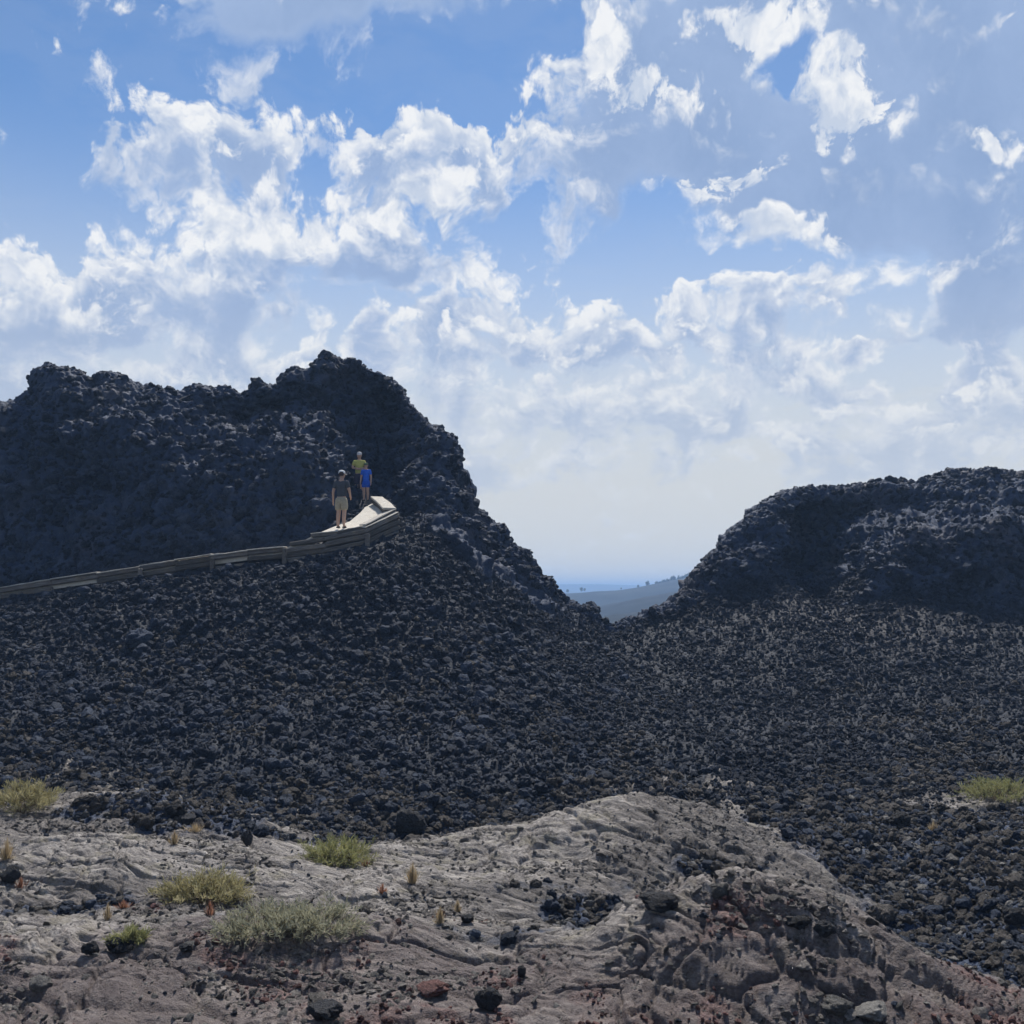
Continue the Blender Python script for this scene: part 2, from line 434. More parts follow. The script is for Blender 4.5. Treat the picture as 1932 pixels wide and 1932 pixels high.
def mat_terrain():
    k = NB("lava_terrain")
    co = k.coord('Object')
    n_big = k.noise(co, 0.35, 4, 0.6)
    n_mid = k.noise(co, 2.2, 5, 0.6)
    n_fin = k.noise(co, 16.0, 5, 0.65)
    n_gr = k.noise(co, 60.0, 3, 0.6)
    pah = k.attr('pahoehoe'); red = k.attr('red'); dust = k.attr('path')
    # cinder and welded spatter, tinted navy to carry the blue of the shadows
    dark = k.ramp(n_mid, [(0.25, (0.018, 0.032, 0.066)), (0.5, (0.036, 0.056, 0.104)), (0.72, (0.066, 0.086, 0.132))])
    dark = k.mix(k.rng(n_big, 0.52, 0.68), dark, k.mix(0.55, dark, (0.085, 0.078, 0.085)))
    dark = k.mix(k.math('MULTIPLY', k.rng(n_fin, 0.56, 0.72), 0.4), dark, (0.12, 0.125, 0.12))
    dark = k.mix(k.attr('talus_dim'), dark, k.mix(0.82, dark, (0.011, 0.014, 0.020)))  # slope ground dimmed so sunlit gaps between the clasts stay dark
    # pahoehoe crust
    fl = k.mapping(k.attr('flow', 'Vector'), (1.0, 1.0, 1.0))
    n_str = k.noise(fl, 9.0, 8, 0.74)
    grey = k.ramp(n_str, [(0.35, (0.070, 0.062, 0.057)), (0.45, (0.205, 0.183, 0.167)), (0.54, (0.36, 0.325, 0.292)), (0.68, (0.56, 0.51, 0.455))])
    grey = k.mix(k.rng(n_mid, 0.40, 0.60), k.mix(0.35, grey, (0.13, 0.115, 0.11)), grey)
    grey = k.mix(k.math('MULTIPLY', k.rng(k.noise(co, 4.0, 4, 0.6), 0.50, 0.66), 0.45), grey, (0.22, 0.195, 0.12))
    grey = k.mix(k.math('MULTIPLY', k.rng(n_gr, 0.60, 0.72), 0.6), grey, (0.46, 0.44, 0.41))
    grey = k.mix(k.math('MULTIPLY', k.rng(n_fin, 0.30, 0.41, 1.0, 0.0), 0.6), grey, (0.075, 0.068, 0.068))
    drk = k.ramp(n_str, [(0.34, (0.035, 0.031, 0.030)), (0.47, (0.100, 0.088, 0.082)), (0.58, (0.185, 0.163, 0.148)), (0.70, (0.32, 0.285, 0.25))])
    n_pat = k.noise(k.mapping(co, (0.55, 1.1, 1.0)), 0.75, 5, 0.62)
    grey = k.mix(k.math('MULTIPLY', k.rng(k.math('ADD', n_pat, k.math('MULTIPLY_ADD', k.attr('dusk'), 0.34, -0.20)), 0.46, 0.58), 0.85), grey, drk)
    rd = k.ramp(n_fin, [(0.3, (0.07, 0.048, 0.046)), (0.5, (0.165, 0.105, 0.096)), (0.72, (0.36, 0.23, 0.20))])
    grey = k.mix(k.attr('purple'), grey, k.mix(0.5, grey, (0.125, 0.085, 0.082)))
    grey = k.mix(red, grey, rd)
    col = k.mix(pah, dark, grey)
    pth = k.ramp(n_fin, [(0.3, (0.05, 0.047, 0.05)), (0.7, (0.09, 0.082, 0.08))])
    col = k.mix(dust, col, pth)
    nb = k.bump(n_fin, 0.9, 0.07)
    nb = k.bump(n_str, 0.7, 0.05, nb)
    nb = k.bump(n_gr, 0.7, 0.02, nb)
    return k.finish(col, 0.75, nb, 0.35)

def mat_rock(name, stops, lichen=(0.11, 0.105, 0.075), amt=0.35):
    k = NB(name)
    co = k.coord('Object')
    r = k.random()
    n = k.noise(co, 2.2, 5, 0.65)
    nf = k.noise(co, 9.0, 4, 0.65)
    col = k.ramp(n, stops)
    col = k.mix(k.math('MULTIPLY', k.rng(nf, 0.55, 0.7), amt), col, lichen)
    v = k.math('MULTIPLY_ADD', k.math('POWER', r, 1.6), 0.9, 0.65)
    hs = k.N.new('ShaderNodeHueSaturation'); k.L.new(col, hs.inputs['Color']); k.L.new(v, hs.inputs['Value'])
    pores = k.voronoi(co, 14.0)
    nb = k.bump(nf, 0.8, 0.12)
    nb = k.bump(pores, 0.5, 0.06, nb)
    return k.finish(hs.outputs[0], 0.82, nb, 0.28)

def mat_simple(name, a, b, scale=20.0, rough=0.8, bump=0.2, dist=0.01, spec=0.25):
    k = NB(name)
    co = k.coord('Object')
    n = k.noise(co, scale, 4, 0.6)
    col = k.ramp(n, [(0.3, a), (0.7, b)])
    return k.finish(col, rough, k.bump(n, bump, dist), spec)

def mat_wood():
    k = NB("weathered_timber")
    co = k.coord('Object')
    st = k.mapping(co, (0.8, 14.0, 14.0))
    g = k.noise(st, 3.0, 6, 0.65, 0.4)
    n = k.noise(co, 1.6, 4, 0.6)
    r = k.random()
    col = k.ramp(g, [(0.25, (0.055, 0.050, 0.046)), (0.5, (0.14, 0.128, 0.115)), (0.75, (0.28, 0.255, 0.22))])
    col = k.mix(k.rng(n, 0.5, 0.7), col, k.mix(0.5, col, (0.24, 0.18, 0.11)))
    hs = k.N.new('ShaderNodeHueSaturation'); k.L.new(col, hs.inputs['Color'])
    k.L.new(k.math('MULTIPLY_ADD', r, 0.8, 0.55), hs.inputs['Value'])
    return k.finish(hs.outputs[0], 0.85, k.bump(g, 0.5, 0.02), 0.2)

def mat_leaf(name, c0, c1, c2, trans=0.35):
    k = NB(name)
    at_ = k.attr('tone')
    col = k.ramp(at_, [(0.0, c0), (0.5, c1), (1.0, c2)])
    m = k.finish(col, 0.7, None, 0.15)
    tr = k.N.new('ShaderNodeBsdfTranslucent'); k.L.new(col, tr.inputs['Color'])
    mx = k.N.new('ShaderNodeMixShader'); mx.inputs[0].default_value = trans
    k.L.new(k.b.outputs[0], mx.inputs[1]); k.L.new(tr.outputs[0], mx.inputs[2])
    k.L.new(mx.outputs[0], k.N['Material Output'].inputs['Surface'])
    return m

MAT['terrain'] = mat_terrain()
MAT['clast'] = mat_rock("dark_scoria", [(0.25, (0.016, 0.026, 0.049)), (0.5, (0.035, 0.049, 0.080)), (0.75, (0.080, 0.094, 0.124))])  # navy tint puts the blue cast of the shaded slopes into the rock
MAT['fine'] = mat_rock("dimmed_fine_cinder", [(0.25, (0.013, 0.021, 0.039)), (0.5, (0.027, 0.038, 0.062)), (0.75, (0.056, 0.066, 0.088))], (0.07, 0.07, 0.06), 0.25)  # scoria colour dimmed to offset the stronger sun on the flatter right slope
MAT['brown'] = mat_rock("brown_scoria", [(0.25, (0.045, 0.040, 0.037)), (0.5, (0.095, 0.083, 0.073)), (0.75, (0.19, 0.165, 0.14))], (0.2, 0.18, 0.12), 0.3)
MAT['crust'] = mat_rock("crust_fragment", [(0.25, (0.075, 0.068, 0.063)), (0.5, (0.20, 0.18, 0.163)), (0.75, (0.38, 0.345, 0.305))], (0.2, 0.18, 0.12), 0.3)
MAT['boulder'] = mat_rock("dark_boulder", [(0.25, (0.020, 0.021, 0.025)), (0.5, (0.040, 0.041, 0.046)), (0.75, (0.075, 0.070, 0.070))], amt=0.2)
MAT['pale'] = mat_rock("pale_crust_stone", [(0.25, (0.12, 0.11, 0.105)), (0.5, (0.21, 0.20, 0.185)), (0.75, (0.34, 0.315, 0.28))], (0.3, 0.28, 0.2), 0.3)
MAT['red'] = mat_rock("red_cinder", [(0.25, (0.08, 0.045, 0.04)), (0.5, (0.17, 0.085, 0.075)), (0.75, (0.33, 0.17, 0.14))], (0.36, 0.2, 0.16), 0.3)
MAT['wood'] = mat_wood()
MAT['cap'] = mat_simple("pale_slab_and_lit_rim", (0.36, 0.33, 0.28), (0.56, 0.52, 0.45), 7.0, 0.85, 0.4, 0.01)  # pale wood for the corner slab and for the wall's painted sunlit rim
MAT['deck'] = mat_simple("pale_path_paving", (0.52, 0.48, 0.41), (0.66, 0.62, 0.54), 9.0, 0.9, 0.3, 0.01)
# ------------------------------------------------------------------ terrain: two spatter cones, rubble slopes, lava crust
def link(o, parent=None):
    scene.collection.objects.link(o)
    if parent is not None:
        o.parent = parent
    return o

def grid_mesh(name, co, nr, nc, mat, smooth=True):
    me = bpy.data.meshes.new(name)
    idx = np.arange(nr * nc).reshape(nr, nc)
    quads = np.stack([idx[:-1, :-1], idx[:-1, 1:], idx[1:, 1:], idx[1:, :-1]], axis=-1).reshape(-1, 4)
    nq = len(quads)
    me.vertices.add(nr * nc); me.vertices.foreach_set('co', co.astype(np.float32).ravel())
    me.loops.add(nq * 4); me.loops.foreach_set('vertex_index', quads.astype(np.int32).ravel())
    me.polygons.add(nq)
    me.polygons.foreach_set('loop_start', (np.arange(nq) * 4).astype(np.int32))
    me.polygons.foreach_set('loop_total', np.full(nq, 4, dtype=np.int32))
    me.polygons.foreach_set('use_smooth', np.full(nq, smooth, dtype=bool))
    me.update(calc_edges=True)
    me.materials.append(mat)
    return me

SKYLINE = [(-700, 980), (-450, 900), (-250, 830), (-100, 780), (0, 757), (15, 755), (40, 745), (60, 735), (66, 712), (72, 700), (90, 693), (120, 694), (150, 697), (165, 707),
           (180, 710), (190, 702), (205, 701), (230, 710), (270, 728), (310, 737), (330, 739), (350, 733), (380, 727), (400, 728),
           (430, 728), (460, 736), (472, 718), (490, 712), (505, 720), (526, 722), (536, 698), (560, 691), (578, 696), (592, 688), (602, 672), (612, 661), (624, 661), (636, 672),
           (648, 681), (660, 674), (672, 674), (690, 688), (720, 705), (740, 722), (760, 745), (790, 775), (815, 800), (832, 818),
           (850, 824), (862, 850), (872, 885), (880, 905), (887, 928), (897, 962), (921, 982), (951, 1008), (990, 1047), (1016, 1077),
           (1024, 1092), (1031, 1108), (1041, 1118), (1060, 1134), (1083, 1152), (1126, 1180), (1150, 1184), (1200, 1182), (1215, 1172), (1250, 1146),
           (1290, 1100), (1330, 1046), (1370, 1010), (1410, 980), (1450, 945), (1480, 932), (1500, 927), (1560, 918), (1620, 910), (1680, 906),
           (1740, 906), (1770, 893), (1800, 886), (1850, 883), (1900, 886), (1932, 888), (2100, 900), (2300, 960), (2630, 1070)]
CREST_D = [(-700, 39), (0, 38.5), (400, 38.2), (560, 38.6), (620, 39.2), (700, 38.8), (760, 37.8), (850, 36.4), (900, 36.0), (1000, 36.6), (1150, 39.5), (1200, 40.0),
           (1300, 41.5), (1450, 43), (1600, 44.5), (1932, 44), (2630, 42)]
# guide curves, near to far: (x, y, depth)
GUIDES = [
    # fore ground (lava crust); the lines run a little uneven like the flow
    [(-700, 2060, 7.6), (966, 2060, 7.6), (2630, 2060, 7.6)],
    [(-700, 1870, 9.2), (0, 1870, 9.2), (500, 1865, 9.3), (966, 1880, 9.0), (1500, 1885, 9.0), (2630, 1890, 9.0)],
    [(-700, 1745, 11.2), (0, 1745, 11.2), (500, 1748, 11.0), (966, 1760, 10.8), (1500, 1785, 10.7), (2000, 1800, 10.6), (2630, 1800, 10.6)],
    [(-700, 1645, 13.2), (0, 1648, 13.1), (500, 1655, 13.0), (966, 1668, 12.9), (1500, 1700, 12.8), (2000, 1690, 13.0), (2630, 1690, 13.0)],
    [(-700, 1560, 15.6), (0, 1562, 15.5), (500, 1600, 14.9), (800, 1610, 15.0), (1000, 1600, 15.2), (1500, 1615, 15.4), (2000, 1590, 15.8), (2630, 1590, 15.8)],
    # foot of the rubble slopes
    [(-700, 1500, 19), (0, 1500, 18.6), (200, 1494, 18.6), (450, 1535, 17.8), (760, 1572, 17.4), (1000, 1548, 18.0), (1250, 1535, 18.6), (1500, 1525, 19.2), (1932, 1485, 20.5), (2630, 1470, 21)],
    # half way up
    [(-700, 1340, 26.5), (0, 1300, 25.3), (500, 1280, 24.6), (900, 1305, 25.0), (1150, 1360, 26.8), (1400, 1365, 27.8), (1700, 1340, 28.6), (1932, 1335, 28.6), (2630, 1350, 28)],
    # lower edge of the walkway
    [(-700, 1230, 33), (0, 1132, 31.6), (150, 1108, 31.1), (300, 1086, 30.6), (450, 1068, 30.1), (560, 1058, 29.8), (650, 1044, 29.7), (710, 1032, 29.9), (765, 1004, 31.0), (810, 1020, 31.2),
     (900, 1090, 31.5), (1000, 1160, 33), (1150, 1235, 35.0), (1300, 1215, 36.5), (1500, 1195, 35.6), (1700, 1205, 34.6), (1932, 1240, 33.2), (2630, 1265, 33)],
    # bench behind it
    [(-700, 1215, 34.6), (0, 1117, 33.3), (300, 1064, 32.5), (560, 1028, 31.9), (610, 1016, 31.9), (650, 985, 32.6), (690, 946, 34.4), (735, 958, 33.9), (800, 975, 33.0),
     (870, 1000, 33.0), (950, 1070, 33.8), (1000, 1105, 34.6), (1150, 1200, 37.2), (1300, 1160, 39), (1500, 1125, 38.6), (1560, 1150, 38.6), (1650, 1150, 37.0), (1760, 1145, 36.6), (1932, 1185, 35.4), (2630, 1210, 35)],
    # middle of the faces
    [(-700, 1080, 36), (0, 905, 35.4), (300, 870, 35.2), (500, 842, 35.0), (600, 835, 35.2), (660, 845, 37.2), (740, 840, 37.2), (800, 885, 35.0), (870, 940, 34.6),
     (950, 1026, 35.0), (1000, 1066, 35.6), (1150, 1189, 38.4), (1300, 1125, 40.2), (1450, 1020, 41), (1560, 1060, 42.3), (1650, 1020, 40.2), (1800, 1010, 39.6), (1932, 1030, 39.4), (2630, 1120, 39)],
]
ROWS = [46, 116, 108, 96, 92, 84, 112, 20, 118, 100, 26, 12, 10]      # rows in each strip (last three run over the back)

def build_terrain():
    u_in = np.linspace(-60, 1992, 900)
    u_l = np.linspace(-700, -60, 90, endpoint=False)
    u_r = np.linspace(1992, 2630, 91)[1:]
    qx = np.concatenate([u_l, u_in, u_r])
    nc = len(qx)
    U = (qx - CX) / F / math.cos(PITCH)          # about x / y
    def smooth(a, k):
        ker = np.hanning(2 * k + 3)[1:-1]; ker /= ker.sum()
        pad = np.pad(a, k, mode='edge')
        return np.convolve(pad, ker, mode='valid')
    def zq(qy, d):
        b = (CX - qy) / F
        return (math.sin(PITCH) + b * math.cos(PITCH)) / (math.cos(PITCH) - b * math.sin(PITCH)) * d
    Ys, Zs = [], []
    for gi, g in enumerate(GUIDES):
        gx, gy, gd = np.array(g, dtype=float).T
        k = 12 if gi in (7, 8) else 34
        qy = smooth(np.interp(qx, gx, gy), k); d = smooth(np.interp(qx, gx, gd), k)
        Ys.append(d); Zs.append(zq(qy, d))
    sx, sy = np.array(SKYLINE, dtype=float).T
    cx_, cd = np.array(CREST_D, dtype=float).T
    d = smooth(np.interp(qx, cx_, cd), 20)
    zc = zq(np.interp(qx, sx, sy) + 3.0, d)
    Ys.append(d); Zs.append(zc)
    zs = smooth(zc, 30)
    Ys.append(d + 2.2); Zs.append(np.minimum(zc - 0.8, zs - 0.9))
    Ys.append(d + 9.0); Zs.append(zs * 0.45 - 3.2)
    Ys.append(d + 40.0); Zs.append(np.full(nc, -13.6))
    Ys = np.array(Ys); Zs = np.array(Zs)
    ng = len(Ys)
    # monotone cubic along each column
    t_rows = np.concatenate([[i + j / n for j in range(n)] for i, n in enumerate(ROWS)] + [[ng - 1.0]])
    def tang(V):
        dl = V[1:] - V[:-1]
        m = np.zeros_like(V)
        a, b = dl[:-1], dl[1:]
        same = (a * b) > 0
        m[1:-1] = np.where(same, 2 * a * b / np.where(same, a + b, 1), 0)
        m[0] = dl[0]; m[-1] = dl[-1]
        return m
    mY, mZ = tang(Ys), tang(Zs)
    i = np.minimum(np.floor(t_rows).astype(int), ng - 2)
    s = (t_rows - i)[:, None]
    h00, h10, h01, h11 = 2 * s**3 - 3 * s**2 + 1, s**3 - 2 * s**2 + s, -2 * s**3 + 3 * s**2, s**3 - s**2
    Y = h00 * Ys[i] + h10 * mY[i] + h01 * Ys[i + 1] + h11 * mY[i + 1]
    Z = h00 * Zs[i] + h10 * mZ[i] + h01 * Zs[i + 1] + h11 * mZ[i + 1]
    nr = len(t_rows)
    X = U[None, :] * Y * 1.0
    # exact sideways position for a pixel column seen at this depth and height
    X = (qx[None, :] - CX) / F * (Y * math.cos(PITCH) + Z * math.sin(PITCH))
    T = np.repeat(t_rows[:, None], nc, 1)
    QX = np.repeat(qx[None, :], nr, 0)
    P = np.stack([X, Y, Z], -1).reshape(-1, 3)
    T = T.ravel(); QX = QX.ravel()

    # --- humps and hollows of the crust in front (world positions, metres)
    def gauss(cx, cy, rx, ry, rot, amp, power=2.0):
        c, s_ = math.cos(rot), math.sin(rot)
        dx, dy = P[:, 0] - cx, P[:, 1] - cy
        a, b = (c * dx + s_ * dy) / rx, (-s_ * dx + c * dy) / ry
        return amp * np.exp(-(a * a + b * b) ** (power / 2))
    fore = 1 - sstep(T, 4.6, 5.4)
    bump = np.zeros(len(P))
    bump += gauss(2.5, 15.0, 1.75, 1.45, -0.75, 0.62, 2.6)       # long draped ridge, centre
    bump += gauss(1.0, 15.6, 2.6, 0.9, 0.12, 0.36)               # its left shoulder
    bump += gauss(2.15, 9.75, 1.35, 0.95, -0.25, 0.86, 2.6)      # near hump on the right
    bump += gauss(3.4, 9.0, 1.2, 0.7, -0.5, 0.20)
    bump += gauss(-2.2, 10.4, 2.6, 0.8, 0.06, 0.26)             # near swell left of centre
    bump += gauss(-5.2, 13.4, 3.0, 1.0, -0.22, 0.32)            # long swell on the left
    bump += gauss(-5.9, 16.6, 2.3, 0.7, -0.30, 0.42)
    bump += gauss(2.5, 12.1, 2.0, 0.85, 0.25, -0.62)              # gully between the humps
    bump += gauss(5.0, 12.8, 2.6, 2.4, 0.2, -0.38)              # rubble basin on the right
    bump += gauss(-1.7, 17.2, 1.6, 0.8, 0.1, -0.20)
    bump += 0.13 * fbm(P, 0.55, 3, 5)
    P[:, 2] += bump * (1 - sstep(T, 5.2, 6.0))

    # --- masks
    xw, yw = P[:, 0], P[:, 1]
    # right of / between the humps lies rubble, and above the foot of the slopes
    edge = fbm(P * np.array([1, 1, 0.2]), 0.7, 4, 21)
    pah = 1 - sstep(T + 0.55 * edge + np.interp(QX, [0, 350, 600, 760, 900, 1100, 1350, 1500], [0.0, 0.0, 0.15, 0.55, 0.1, -0.25, -0.2, 0.0]), 4.95, 5.10)
    gx = np.interp(T, [0, 1.0, 1.5, 2.0, 2.6, 3.0, 4.0, 5.0, 6.0], [2700, 1900, 1740, 1610, 1500, 1560, 1490, 1400, 1400])
    pah *= 1 - sstep(QX + 130 * edge - gx, -30, 40)
    hole = np.maximum(gauss(2.2, 12.1, 1.8, 0.7, 0.3, 1.0), gauss(3.3, 13.2, 1.5, 0.65, -0.5, 0.95))
    pah *= 1 - sstep(hole + 0.35 * edge, 0.45, 0.6)
    def zone(cqx, ct, rx, rt):
        return np.exp(-((QX - cqx) / rx) ** 2 - ((T - ct) / rt) ** 2)
    bare = np.maximum.reduce([zone(330, 4.35, 300, 0.28), 0.8 * zone(120, 2.3, 260, 0.22), 0.9 * zone(1130, 2.75, 170, 0.5), 0.8 * zone(620, 4.75, 160, 0.2), 0.7 * zone(900, 1.75, 200, 0.2)])
    pah *= 1 - 0.9 * sstep(bare + 0.6 * fbm(P, 1.6, 4, 23), 0.45, 0.75)
    patch = gauss(8.6, 19.3, 1.6, 0.7, 0.0, 1.0) + gauss(9.6, 16.3, 1.2, 0.8, 0.0, 1.0) + gauss(6.7, 20.3, 0.9, 0.3, 0.1, 1.0)
    pah = np.maximum(pah, 0.85 * sstep(patch + 0.5 * edge, 0.42, 0.6))
    red = sstep(fbm(P, 0.9, 4, 44) + 0.35 * (1.5 - T) - 0.05 * np.abs(QX - 900) / 500, 0.12, 0.5) * (1 - sstep(T, 1.6, 2.6))
    purple = 0.9 * (1 - sstep(T + 0.9 * edge, 1.1, 2.1)) * pah
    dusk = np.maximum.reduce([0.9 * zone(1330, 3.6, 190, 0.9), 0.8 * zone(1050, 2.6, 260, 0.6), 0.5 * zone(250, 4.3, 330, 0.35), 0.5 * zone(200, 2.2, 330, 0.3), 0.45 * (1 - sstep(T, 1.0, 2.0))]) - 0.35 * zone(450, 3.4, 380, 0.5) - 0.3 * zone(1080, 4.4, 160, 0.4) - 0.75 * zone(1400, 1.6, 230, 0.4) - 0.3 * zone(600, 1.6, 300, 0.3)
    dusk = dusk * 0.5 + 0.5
    red *= 0.25 + 0.75 * sstep(fbm(P, 3.0, 3, 46), -0.05, 0.35)
    face = sstep(T, 8.0, 8.35) * np.where(QX < 1180, 1.0, sstep(T + 0.5 * edge, 8.2, 8.7))
    # welded rock of the left cone comes further down on its right shoulder
    face = np.maximum(face, sstep(T + 0.35 * edge, 7.15, 7.5) * sstep(QX, 765, 830) * (1 - sstep(QX, 1000, 1130)))
    talus = sstep(T, 4.8, 5.2) * (1 - face)
    path = gauss(12.2, 36.3, 2.0, 3.0, 0.9, 1.0) * talus * 0.8 + sstep(T, 7.0, 7.3) * (1 - sstep(T, 7.95, 8.1)) * (1 - sstep(QX, 600, 660))

    # --- big forms on the faces: vent alcove, brows, hollows (pushed back or forward, metres)
    def q_gauss(cqx, ct, rx, rt, amp):
        return amp * np.exp(-((QX - cqx) / rx) ** 2 - ((T - ct) / rt) ** 2)
    push = (q_gauss(705, 8.75, 62, 0.55, 1.6) + q_gauss(700, 9.4, 85, 0.4, 1.2) - q_gauss(590, 8.85, 70, 0.32, 1.1) + q_gauss(520, 9.42, 110, 0.2, 1.3)
            - q_gauss(250, 9.25, 130, 0.3, 0.8) + q_gauss(420, 9.4, 60, 0.3, 0.8) - q_gauss(820, 8.9, 50, 0.5, 0.7) + q_gauss(90, 8.7, 120, 0.3, 0.6) - q_gauss(400, 8.6, 120, 0.3, 0.5)
            + q_gauss(1545, 8.8, 55, 0.55, 2.2) - q_gauss(1720, 8.85, 160, 0.36, 1.3) + q_gauss(1640, 9.35, 150, 0.2, 1.3) - q_gauss(1880, 9.1, 110, 0.25, 0.9) - q_gauss(1440, 9.2, 60, 0.5, 0.5))
    P[:, 1] += push
    # --- relief
    Pg = P.reshape(nr, nc, 3)
    du = np.gradient(Pg, axis=1); dv = np.gradient(Pg, axis=0)
    Nn = np.cross(du, dv).reshape(-1, 3)
    Nn /= np.linalg.norm(Nn, axis=1)[:, None] + 1e-9
    Nn[Nn[:, 2] < 0] *= -1
    crest = np.exp(-((T - 10.0) / 0.35) ** 2)
    disp = np.zeros(len(P))
    sel = face > 0.01
    Q = P[sel]
    w1 = worley(Q, 0.85, 3); w2 = worley(Q, 1.9, 4); w3 = worley(Q, 4.2, 5)
    f = 0.46 * (0.55 - w1) + 0.34 * (0.5 - w2) + 0.19 * (0.5 - w3) + 0.40 * fbm(Q, 0.45, 2, 9) + 0.10 * ridged(Q, 2.5, 3, 12) + 0.07 * fbm(Q, 7.0, 3, 19)
    disp[sel] += f * face[sel] * (1 - 0.45 * crest[sel])
    sel = talus > 0.01
    Q = P[sel]
    t = 0.16 * (0.5 - worley(Q, 2.1, 7)) + 0.14 * (0.5 - worley(Q, 4.6, 8)) + 0.12 * fbm(Q, 0.5, 3, 6) + 0.06 * fbm(Q, 6.0, 3, 3)
    disp[sel] += t * talus[sel]
    sel = pah > 0.01
    Q = P[sel]
    # ropy folds: they run with the flow, down the sides of the humps
    # two directions of flow: nearly level on the left, down to the right over the ridge
    hmask = sstep(Q[:, 0] + 0.8 * fbm(Q, 0.5, 2, 30), -0.5, 1.6)
    wv = np.stack([fbm(Q, 0.7, 3, 33), fbm(Q, 0.7, 3, 34), np.zeros(len(Q))], -1)
    def stream(ang):
        ca, sa = math.cos(ang), math.sin(ang)
        across = -sa * Q[:, 0] + ca * Q[:, 1] + 0.5 * Q[:, 2]
        along = ca * Q[:, 0] + sa * Q[:, 1]
        return np.stack([along * 0.16, across * 1.25, Q[:, 2] * 0.4], -1) + 0.16 * wv
    RA, RB = stream(-0.25), stream(-0.95)
    ropes = ridged(RA, 1.5, 4, 50, 0.58) * (1 - hmask) + ridged(RB, 1.5, 4, 52, 0.58) * hmask
    R = RA * (hmask < 0.5)[:, None] + RB * (hmask >= 0.5)[:, None]
    flowc = np.zeros((len(P), 3)); flowc[sel] = stream(-0.5) * np.array([2.6, 1.0, 1.0])
    c1, c2 = worley(R * np.array([4.5, 1.0, 1.0]), 1.2, 61, True)
    crack = sstep(c2 - c1, 0.0, 0.10)
    c3, c4 = worley(R * np.array([4.0, 1.1, 1.0]), 3.6, 63, True)
    crack2 = sstep(c4 - c3, 0.0, 0.14)
    tilt = 0.5 - c1
    rop_a = 0.026 + 0.020 * hmask
    rough_ = 0.35 + 0.65 * sstep(fbm(Q, 0.8, 3, 79), -0.1, 0.35)
    f = rop_a * (ropes - 0.7) + 0.050 * (crack - 1) + 0.022 * (crack2 - 1) + 0.05 * fbm(Q, 1.3, 3, 55) + rough_ * (0.020 * (0.5 - worley(Q, 7.5, 66)) + 0.020 * fbm(Q, 7.0, 3, 57) + 0.010 * (0.5 - worley(Q, 15.0, 68))) + 0.03 * tilt
    disp[sel] += f * pah[sel]
    sel = (T < 5.4) & (pah < 0.99)
    Q = P[sel]
    t = 0.13 * (0.5 - worley(Q, 3.4, 7)) + 0.08 * (0.5 - worley(Q, 7.5, 8)) + 0.05 * fbm(Q, 6.0, 3, 3)
    disp[sel] += t * (1 - pah[sel]) * (1 - talus[sel])
    fade = np.interp(T, [10.6, 11.5], [1.0, 0.3])
    P = P + Nn * (disp * fade)[:, None]

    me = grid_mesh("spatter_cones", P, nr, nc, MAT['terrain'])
    fa = me.attributes.new('flow', 'FLOAT_VECTOR', 'POINT'); fa.data.foreach_set('vector', flowc.astype(np.float32).ravel())
    for nm, arr in (('pahoehoe', pah), ('red', red), ('path', path), ('purple', purple), ('talus_dim', talus), ('dusk', dusk)):
        a = me.attributes.new(nm, 'FLOAT', 'POINT')
        a.data.foreach_set('value', np.clip(arr, 0, 1).astype(np.float32))
    o = link(bpy.data.objects.new("lava_terrain", me))
    o['kind'] = 'structure'
    o['label'] = 'dark spatter cones with rubble slopes above grey lava crust'
    return dict(P=P, N=Nn, T=T, QX=QX, pah=pah, face=face, talus=talus, red=red, path=path, nr=nr, nc=nc, qx=qx, t=t_rows)

TER = build_terrain()
_P3 = TER['P'].reshape(TER['nr'], TER['nc'], 3)

def ground_at(qx, qy):
    """nearest terrain point that is seen at a traced pixel"""
    x, z = ray(qx, qy)
    c = int(np.argmin(np.abs(TER['qx'] - qx)))
    best = None
    for cc in range(max(0, c - 2), min(TER['nc'], c + 3)):
        col = _P3[:, cc]
        s = col[:, 2] / col[:, 1]
        above = np.where(s >= z)[0]
        if len(above):
            p = col[above[0]]
            if best is None or p[1] < best[1]: best = p
    return Vector(best) if best is not None else at(qx, qy, 20)

# ------------------------------------------------------------------ the wide lava plain around and beyond
def build_plain():
    n = 220
    r = np.concatenate([[0.0], np.geomspace(1.5, 9500, n - 1)])
    a = np.linspace(0, 2 * math.pi, 181)
    R, A = np.meshgrid(r, a, indexing='ij')
    X, Y = R * np.sin(A), R * np.cos(A)
    P = np.stack([X, Y, np.zeros_like(X)], -1).reshape(-1, 3)
    rr, aa = R.ravel(), A.ravel()
    Z = np.interp(rr, [0, 3.0, 6.5, 9, 60, 140, 9500], [-1.7, -1.8, -4.3, -5.3, -13.0, -14.5, -16.0])
    Z += fbm(P, 0.012, 4, 90) * np.interp(rr, [20, 100], [0, 3.5])
    me = grid_mesh("plain", np.stack([P[:, 0], P[:, 1], Z], -1), n, 181, MAT['plain'])
    o = link(bpy.data.objects.new("lava_plain", me)); o['kind'] = 'structure'
    return o

k = NB("sage_plain")
_co = k.coord('Object')
_n = k.noise(_co, 0.03, 6, 0.65)
MAT['plain'] = k.finish(k.ramp(_n, [(0.3, (0.008, 0.012, 0.016)), (0.55, (0.018, 0.023, 0.026)), (0.7, (0.045, 0.047, 0.042))]), 0.95, None, 0.1)
build_plain()

